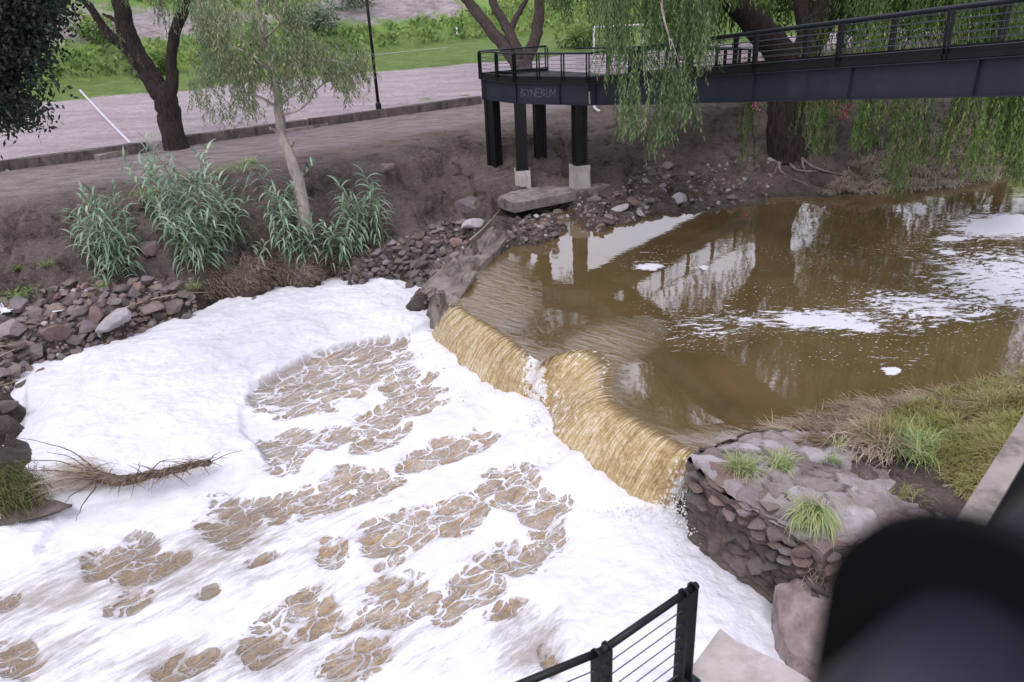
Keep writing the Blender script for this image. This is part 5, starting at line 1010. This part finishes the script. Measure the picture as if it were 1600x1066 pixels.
tuft(1308, 698, .42, 50, .3, .4, 'little yellowish sprig on the rear of the stone top', rad=.04, tint=.7)
nb = Blades(5); pn = atz(1292, 892, -.1); n = 420; nb.add(pn+rng.normal(size=(n, 3))*np.array([.13, .13, .10]), rng.normal(size=(n, 3)), .22*rng.uniform(.4, 1.2, n), .006, 2.*rng.random(n), rng.random(n)); tag(nb.build('straw_bundle', M['straw']), 'tangled bundle of dry straw below the abutment beside the boulder', 'straw')
# support ledge for the straw: dark rock
big_rock('boulder', [(1225,880,-.55),(1262,872,-.35),(1310,880,-.2),(1360,880,-.2),(1370,925,-.3),(1320,918,-.35),(1262,908,-.5),(1228,900,-.6)], -.7, 1., M['wall'], 'dark wet ledge rock under the straw bundle')
# right bank grass (stuff)
def grassfield(poly, n, L, w, d0, droop, tint, mat, label, zoff=0., name='grass', seg=4):
    us = [p[0] for p in poly]; vs = [p[1] for p in poly]; U = rng.uniform(min(us), max(us), n*4); V_ = rng.uniform(min(vs), max(vs), n*4); ok = inpoly(U, V_, poly); U = U[ok][:n]; V_ = V_[ok][:n]
    D = np.stack([ray(u, v) for u, v in zip(U, V_)]); done = np.zeros(len(D), bool); P = np.zeros((len(D), 3))
    for t in np.linspace(5, 48, 330):
        q = CP+D*t; hh = Hq(q[:, 0], q[:, 1]); now = (~done) & (q[:, 2] < hh+.02); P[now] = q[now]; P[now, 2] = hh[now]; done |= now
    P = P[done]; m = len(P); cl = fbm(P[:, 0]*1.7, P[:, 1]*1.7, 3, 90); an = fbm(P[:, 0]*.8, P[:, 1]*.8, 3, 91)*5; dd = np.c_[np.full(m, d0[0])+np.cos(an)*.35+rng.normal(size=m)*.3, np.full(m, d0[1])+np.sin(an)*.35+rng.normal(size=m)*.3, np.full(m, d0[2])+.2*rng.random(m)]
    bl = Blades(seg); bl.add(P, dd, L*rng.uniform(.5, 1.2, m)*(1+cl), w*rng.uniform(.6, 1.3, m), droop*rng.uniform(.5, 1.3, m), tint+cl*.9+rng.normal(size=m)*.13); return bl, P
bl, _p = grassfield([(1330,690),(1420,640),(1480,612),(1620,588),(1640,720),(1560,800),(1500,770),(1440,700)], 22000, .30, .011, (-.5, -.15, .45), 1.6, .72, 'grass', ''); tag(bl.build('bank_grass', M['grass']), 'long olive green grass covering the near right bank', 'grass', kind='stuff')
bl, _p = grassfield([(1190,680),(1260,645),(1330,628),(1480,608),(1600,592),(1620,600),(1480,650),(1400,680),(1330,700),(1240,700)], 9000, .34, .010, (-.9, .1, .12), .9, .45, 'straw', ''); tag(bl.build('flattened_grass', M['straw']), 'flattened straw coloured grass along the near water edge', 'grass', kind='stuff')
bl, _p = grassfield([(1290,305),(1330,262),(1420,225),(1520,195),(1620,180),(1620,260),(1540,285),(1420,300)], 17000, .40, .018, (-.7, -.4, .25), 1.2, 1.0, 'straw', ''); tag(bl.build('dead_grass', M['straw']), 'pale matted dead grass on the far bank right of the tree', 'grass', kind='stuff')
bl, _p = grassfield([(310,470),(330,415),(430,395),(560,405),(560,440),(430,450),(340,470)], 2600, .34, .010, (.2, -.4, .15), 1.2, .45, 'straw', '', seg=4); tag(bl.build('dry_reed_litter', M['straw']), 'brown dry reed litter below the reed clumps', 'litter', kind='stuff')
bl, _p = grassfield([(-20,720),(30,728),(62,735),(70,760),(55,790),(-20,800)], 5200, .30, .010, (.5, -.5, .2), 1.8, .5, 'moss', '') if False else (None, None)
# grass mound in the foam at the left edge
mp = np.array([atz(u, v, -.80) for u, v in zip(5+rng.normal(size=4200)*26, 757+rng.normal(size=4200)*15)]); mp[:, 2] = -.95+.22*rng.random(len(mp)); bl = Blades(5); m = len(mp)
bl.add(mp, np.c_[.6+rng.normal(size=m)*.3, -.6+rng.normal(size=m)*.3, .3+.3*rng.random(m)], .32*rng.uniform(.5, 1.2, m), .011, 1.8, .5+rng.normal(size=m)*.22); tag(bl.build('grass_mound', M['moss']), 'olive grass mound sticking out of the foam at the left edge', 'grass mound')
bank_block('mud_bar', [atz(u, v, -.92) for u, v in ((-60,760),(20,765),(75,782),(112,790),(90,800),(40,812),(-60,832))], [atz(u, v, -1.6) for u, v in ((-60,770),(20,772),(75,790),(114,797),(92,808),(40,820),(-60,842))], M['wall'], 'dark mud bar under the grass mound at the left edge', 'mud bar', .04, 4)
# low weeds
for u, v, s, lab in ((28,420,.14,'tiny green weed high on the left bank slope'),(72,415,.15,'tiny green weed right of another on the left bank slope'),(32,462,.30,'leafy yellow green weed beside the hollow of the left bank'),(160,448,.2,'small green sprig below the tall left reeds'),(298,450,.26,'yellow green grass tuft under the biggest reed clump'),(390,255,.25,'green grass patch on the brink behind the biggest reeds')):
    tuft(u, v, None, 130, s*1.5, .8, lab, 'leafbush' if u < 100 else 'tuft', 'weed', dr=1.2, rad=s*.45, w=.014, tint=.4, cat='weed')
def stick(px, r, label, mat='stick', dz=.06, name='stick'):
    P = []
    for u, v in px: h_ = hit(u, v); h_[2] = Hs(h_[0], h_[1])+dz; P.append(h_)
    bm = bmesh.new(); limb_mesh(bm, P, r, r*.5, 6, wob=.01); return tag(bmobj(name, bm, M[mat], None, True), label, 'stick')
stick([(190,495),(235,480),(285,470),(333,467)], .022, 'long thin dry cane lying across the rubble beside the pale boulder', dz=.22)
stick([(-10,555),(20,550),(40,547)], .02, 'pale dry stick at the left edge, upper of two', dz=.2); stick([(-10,575),(20,560),(44,553)], .02, 'pale dry stick at the left edge, lower of two', dz=.2)
stick([(735,388),(760,365),(782,338)], .022, 'leaning dry cane beside the weir abutment', dz=.25); stick([(845,326),(870,320),(892,318)], .03, 'short pale branch below the footing slab', dz=.1)
stick([(85,498),(103,495)], .022, 'short white stick on the left rubble', 'plastic', .2)
stick([(0,690),(20,660),(60,603)] if False else [(0,610),(30,605),(62,602)], .012, 'thin twig lying over the left foam edge', 'stick', .12)
# driftwood in the foam
dw = empty('driftwood', atz(160, 755, -1.), 'tangled driftwood branch with twigs and straw stranded in the left foam', 'driftwood')
zt = -.80; P = [atz(u, v, z) for u, v, z in ((138,738,-.72),(160,748,-.78),(190,752,-.8),(230,745,-.78),(262,738,-.74),(300,728,-.72),(330,722,-.72))]
bm = bmesh.new(); limb_mesh(bm, P, .13, .06, 8, wob=.05); bmobj('log', bm, M['twig'], dw, True)
bm = bmesh.new()
for k in range(120):
    i_ = random.randint(0, 5); a = P[i_]+(P[i_+1]-P[i_])*random.random(); q = a+np.array([random.gauss(-.1, .28), random.gauss(-.1, .22), random.uniform(-.05, .14)]); tube(bm, [a, (a+q)/2+np.array([0, 0, .04]), q], [.012, .008, .003], 4)
for px in ([(142,728),(110,705),(60,690),(28,684)],[(130,735),(95,722),(50,720),(15,722)],[(132,740),(90,736),(40,735),(20,733)],[(135,732),(110,715),(72,706)],[(140,745),(100,750),(60,762)],[(145,755),(110,775),(100,790)],[(150,760),(128,790),(118,815)],[(210,745),(216,735),(218,722)],[(230,742),(250,722),(275,718)]):
    Q_ = [atz(u, v, -.62+.04*math.sin(u)) for u, v in px]; limb_mesh(bm, Q_, .016, .004, 5, wob=.02)
bmobj('twigs', bm, M['twig'], dw, True)
bl = Blades(5); n = 900; ii_ = rng.integers(0, 6, n); Pa = np.array(P); b = Pa[ii_]+(Pa[ii_+1]-Pa[ii_])*rng.random((n, 1))+rng.normal(size=(n, 3))*.07; bl.add(b, np.c_[-.9+rng.normal(size=n)*.6, -.1+rng.normal(size=n)*.5, rng.random(n)*.35], .35*rng.uniform(.3, 1.2, n), .007, 1.3, rng.random(n)*.7)
n = 420; b = P[0]+rng.normal(size=(n, 3))*np.array([.25, .2, .08]); bl.add(b, np.c_[-1.1+rng.normal(size=n)*.35, -.05+rng.normal(size=n)*.35, rng.random(n)*.2], .85*rng.uniform(.3, 1.2, n), .007, .45, .3+rng.random(n)*.6); bl.build('straw', M['straw'], dw)

# ------------------------------------------------------------------ far things
def frame_goal():
    b = atz(928, 104, 2.1); c = atz(1004, 100, 2.1); g_ = empty('goal_frame', b, 'white goal frame on the far field behind the hanging leaves', 'goal'); h = 2.2
    bm = bmesh.new(); tube(bm, [b, b+np.array([0, 0, h])], .06, 8); bmobj('post', bm, M['white'], g_); bm = bmesh.new(); tube(bm, [c, c+np.array([0, 0, h])], .06, 8); bmobj('post', bm, M['white'], g_)
    bm = bmesh.new(); tube(bm, [b+np.array([0, 0, h]), c+np.array([0, 0, h])], .06, 8); bmobj('crossbar', bm, M['white'], g_)
frame_goal()
cpn = atz(715, 66, 2.1); bm = bmesh.new(); tube(bm, [cpn, cpn+np.array([0, 0, 1.2])], .08, 6); tag(bmobj('marker_post', bm, M['white']), 'short white marker post at the far edge of the green field', 'post')
a = atz(10, 140, 2.1); b = atz(64, 130, 2.1); bm = bmesh.new(); beam(bm, a+np.array([0, .3, .6]), b+np.array([0, .3, .75]), .6, 1.7); bmesh.ops.subdivide_edges(bm, edges=bm.edges[:], cuts=3, use_grid_fill=True)
for v in bm.verts: v.co += Vector([random.uniform(-.08, .08) for _ in range(3)])
tag(bmobj('painted_wall', bm, M['blue']), 'low blue painted wall at the far left corner of the field', 'wall')
# pale buildings behind the weeping tree
pb = empty('pale_building', (30, 84, 2), 'pale lavender flat walled building glimpsed behind the weeping tree', 'building'); bm = bmesh.new(); bmesh.ops.create_cube(bm, size=1, matrix=Matrix.Translation((36, 84, 5.0))@Matrix.Rotation(-.2, 4, 'Z')@Matrix.Diagonal((34, 6, 8.5, 1))); bmobj('wall', bm, M['pale'], pb)
bm = bmesh.new(); bmesh.ops.create_cube(bm, size=1, matrix=Matrix.Translation((36, 84, 9.35))@Matrix.Rotation(-.2, 4, 'Z')@Matrix.Diagonal((34.6, 6.6, .2, 1))); bmobj('roof', bm, M['concrete'], pb)
for x in range(6):
    bm = bmesh.new(); bmesh.ops.create_cube(bm, size=1, matrix=Matrix.Translation((36, 84, 5.0))@Matrix.Rotation(-.2, 4, 'Z')@Matrix.Translation((-13+x*5, -3.02, 1.2))@Matrix.Diagonal((1.6, .1, 1.5, 1))); bmobj('window', bm, M['black'], pb)
# shrubs
def shrub(p, r, mat, label, n=900, leaf=.10, wid=.05, name='shrub', grp='shrubs on the far hillside'):
    root = empty(name, p, label, 'shrub', grp); lv = Leaves(); nb_ = 9; cs = np.array(p)+rng.normal(size=(nb_, 3))*np.array([r*.45, r*.45, r*.22])+np.array([0, 0, r*.45]); k = rng.integers(0, nb_, n); d = rng.normal(size=(n, 3)); d /= np.linalg.norm(d, axis=1)[:, None]
    P = cs[k]+d*(r*.42)*rng.uniform(.6, 1.05, (n, 1)); P[:, 2] = np.maximum(P[:, 2], p[2]-.1); lv.add(P, d, leaf*rng.uniform(.6, 1.4, n), wid, .35+.35*d[:, 2]+rng.normal(size=n)*.18); lv.build('foliage', M[mat], root)
    bm = bmesh.new(); tube(bm, [np.array(p)-np.array([0, 0, .2]), np.array(p)+np.array([0, 0, r*.6])], [.06, .03], 6); bmobj('stem', bm, M['bark'], root)
for u, v, r, m, lab in ((545,8,2.3,'leafolive','round grey green shrub near the top of the hillside beside the lamp post'),(235,112,1.3,'leafbush','bright shrub behind the dark forked trunk'),(500,45,1.6,'leafolive','grey shrub left of the round one'),(1060,70,1.8,'leafbush','green bush behind the hanging curtain'),(900,75,1.6,'leafbush','green bush at the far side behind the platform'),(160,60,1.6,'leafbush','leafy bush under the left cliff top')):
    shrub(hit(u, v), r, m, lab, 1500, .30, .13)
# hillside vegetation (stuff): tufts of low plants
n = 34000; hx = rng.uniform(-75, 60, n*2); hy = rng.uniform(40, 130, n*2); f = farfd(hx, hy); b_ = .62*np.exp(-((f-5.5-4*fbm(hx*.1, hy*.1, 2, 13))/3.2)**2)*(.75+2.2*fbm(hx*.12, hy*.12, 3, 14)); ok = (f > .3) & (f < 45) & (b_+.7*fbm(hx*.7, hy*.7, 3, 99) < .32) & (fbm(hx*.25, hy*.25, 3, 98) > -.12); hx = hx[ok][:n]; hy = hy[ok][:n]; hz = H(hx, hy)
lv = Leaves(); cl = fbm(hx*.2, hy*.2, 3, 97)
for k in range(5):
    m = len(hx); d = rng.normal(size=(m, 3))*.7; d[:, 2] = .5+rng.random(m)*.6; d /= np.linalg.norm(d, axis=1)[:, None]; P = np.c_[hx+rng.normal(size=m)*.25, hy+rng.normal(size=m)*.25, hz+rng.random(m)*.2]; lv.add(P, d, .45*rng.uniform(.5, 1.4, m)*(1+cl), .20, .5+cl*1.3+rng.normal(size=m)*.2)
tag(lv.build('hillside_plants', M['leafbush']), 'low bright green plants covering the far hillside', 'ground cover', kind='stuff')
# magenta flowering bush under the bridge
fp = hit(1275, 190); fb = empty('flowering_bush', fp, 'bush with magenta flowers seen under the bridge beside the weeping tree', 'bush'); lv = Leaves(); n = 700; lv.add(fp+np.array([0, 0, 1.])+rng.normal(size=(n, 3))*np.array([1., .8, .45]), rng.normal(size=(n, 3))*.6, .13, .06, rng.random(n)); lv.build('foliage', M['leafbush'], fb)
lv = Leaves(); n = 260; cl_ = np.array([aty(u, v, fp[1]) for u, v in ((1250,168),(1302,168),(1318,172),(1316,182),(1290,164),(1325,166),(1180,164))]); lv.add(cl_[rng.integers(0, 7, n)]+rng.normal(size=(n, 3))*.13, rng.normal(size=(n, 3))*.6, .12, .09, rng.random(n)); lv.build('flowers', M['pink'], fb)
# litter
p = hit(10, 492); bm = bmesh.new()
for _ in range(7): bmesh.ops.create_cube(bm, size=1, matrix=Matrix.Translation(Vector(p)+Vector((random.gauss(0, .12), random.gauss(0, .1), .15+random.gauss(0, .05))))@Matrix.Rotation(random.random()*3, 4, Vector((random.random(), random.random(), random.random())))@Matrix.Diagonal((.22, .14, .03, 1)))
bmesh.ops.bevel(bm, geom=bm.edges[:], offset=.01, segments=1, affect='EDGES'); tag(bmobj('litter', bm, M['plastic']), 'crumpled white plastic litter at the left end of the rubble', 'litter')
p = hit(938, 174); bm = bmesh.new(); tube(bm, [np.array(p)+np.array([.28*math.cos(a), .1*math.sin(a), .3+.28*math.sin(a)]) for a in np.linspace(1.2, 4.6, 12)], .06, 6); tag(bmobj('bent_pipe', bm, M['plastic'], None, True), 'curved white pipe piece lying behind the column under the platform', 'pipe')

# twigs and dry litter strewn on the bank
bl, _p = grassfield([(0,320),(400,262),(600,240),(760,215),(800,300),(700,340),(560,400),(300,430),(0,470)], 5200, .12, .009, (.3, -.3, .02), .2, .35, 'straw', '', seg=3); tag(bl.build('leaf_litter', M['straw']), 'thin dry twigs and leaf litter on the bare bank', 'litter', kind='stuff')
bl, _p = grassfield([(760,250),(1050,200),(1230,220),(1300,270),(1200,310),(900,360),(790,370)], 3000, .14, .010, (.3, -.3, .05), .3, .4, 'straw', '', seg=3); tag(bl.build('leaf_litter', M['straw']), 'dry twigs and litter under the bridge', 'litter', kind='stuff')
for (u, v, n, lab) in ((372,262,600,'strip of short green grass on the brink left of the pale trunk'),(215,300,520,'short grass on the brink between the reed tops'),(12,455,420,'leafy green patch at the left edge above the rubble'),(415,350,160,'small green weeds under the brink beside the pale trunk')):
    tuft(u, v, None, n, .16, 1.2, lab, 'tuft', 'grass_patch', dr=1.4, rad=.45, w=.010, tint=.25, cat='grass patch')['kind'] = 'stuff'
# white spray where the fall hits the pool
sp_ = []; 
for (u, v, ru, rv, z, n) in ((838,598,13,42,-.75,260),(1062,775,20,32,-.9,420),(1020,798,40,9,-1.1,300),(700,560,30,12,-1.15,160),(760,612,38,10,-1.15,200),(845,660,16,18,-1.1,260),(900,725,40,12,-1.15,260)):
    for _ in range(n): sp_.append(atz(u+random.gauss(0, ru), v+random.gauss(0, rv), z)+np.array([0, 0, random.uniform(-.06, .12)]))
sp_ = np.array(sp_); m_ = len(sp_); V = sv_[None]*(rng.uniform(.006, .022, m_))[:, None, None]*rng.uniform(.6, 1.5, (m_, 1, 3))+sp_[:, None]
tag(npobj('spray', V.reshape(-1, 3), (sf_[None]+(np.arange(m_)*len(sv_))[:, None, None]).reshape(-1, 3), M['spray'], None, True), 'white droplets of spray thrown up along the foot of the waterfall', 'spray', kind='stuff')

# dense broad trees closing the field behind the bridge on the right
def broad_tree(x, y, h, r, label):
    p = np.array([x, y, float(H(np.array([x]), np.array([y]))[0])]); root = empty('broad_tree', p, label, 'tree', 'dense trees beyond the bridge'); lv = Leaves(); k = 46; c = rng.normal(size=(k, 3)); c /= np.linalg.norm(c, axis=1)[:, None]
    c = p+np.array([0, 0, h*.58])+c*np.array([r, r*.8, h*.42])*rng.uniform(.35, 1., (k, 1)); cl = rng.random(k)*.4
    for i_ in range(k):
        n = 170; d = rng.normal(size=(n, 3)); d /= np.linalg.norm(d, axis=1)[:, None]; lv.add(c[i_]+d*1.35*rng.uniform(.5, 1.05, (n, 1)), d+rng.normal(size=(n, 3))*.4, .42*rng.uniform(.6, 1.3, n), .17, .12+cl[i_]+.25*d[:, 2]+rng.normal(size=n)*.12)
    lv.build('foliage', M['leafpep'], root); bm = bmesh.new(); limb_mesh(bm, [p-np.array([0, 0, .3]), p+np.array([.2, 0, h*.3]), p+np.array([0, .3, h*.7])], .4, .15, 9); bmobj('trunk', bm, M['bark'], root, True)
for x, y, h, r, lab in ((21, 47, 12, 4.2, 'broad dark green tree behind the bridge railing, nearest the weeping trunk'), (28.5, 45, 13, 4.8, 'broad green tree behind the bridge railing, second from the weeping trunk'), (37, 46, 12, 5., 'broad green tree near the right edge behind the bridge railing'), (17.5, 56, 10, 3.4, 'smaller tree far back between the weeping trunk limbs')): broad_tree(x, y, h, r, lab)
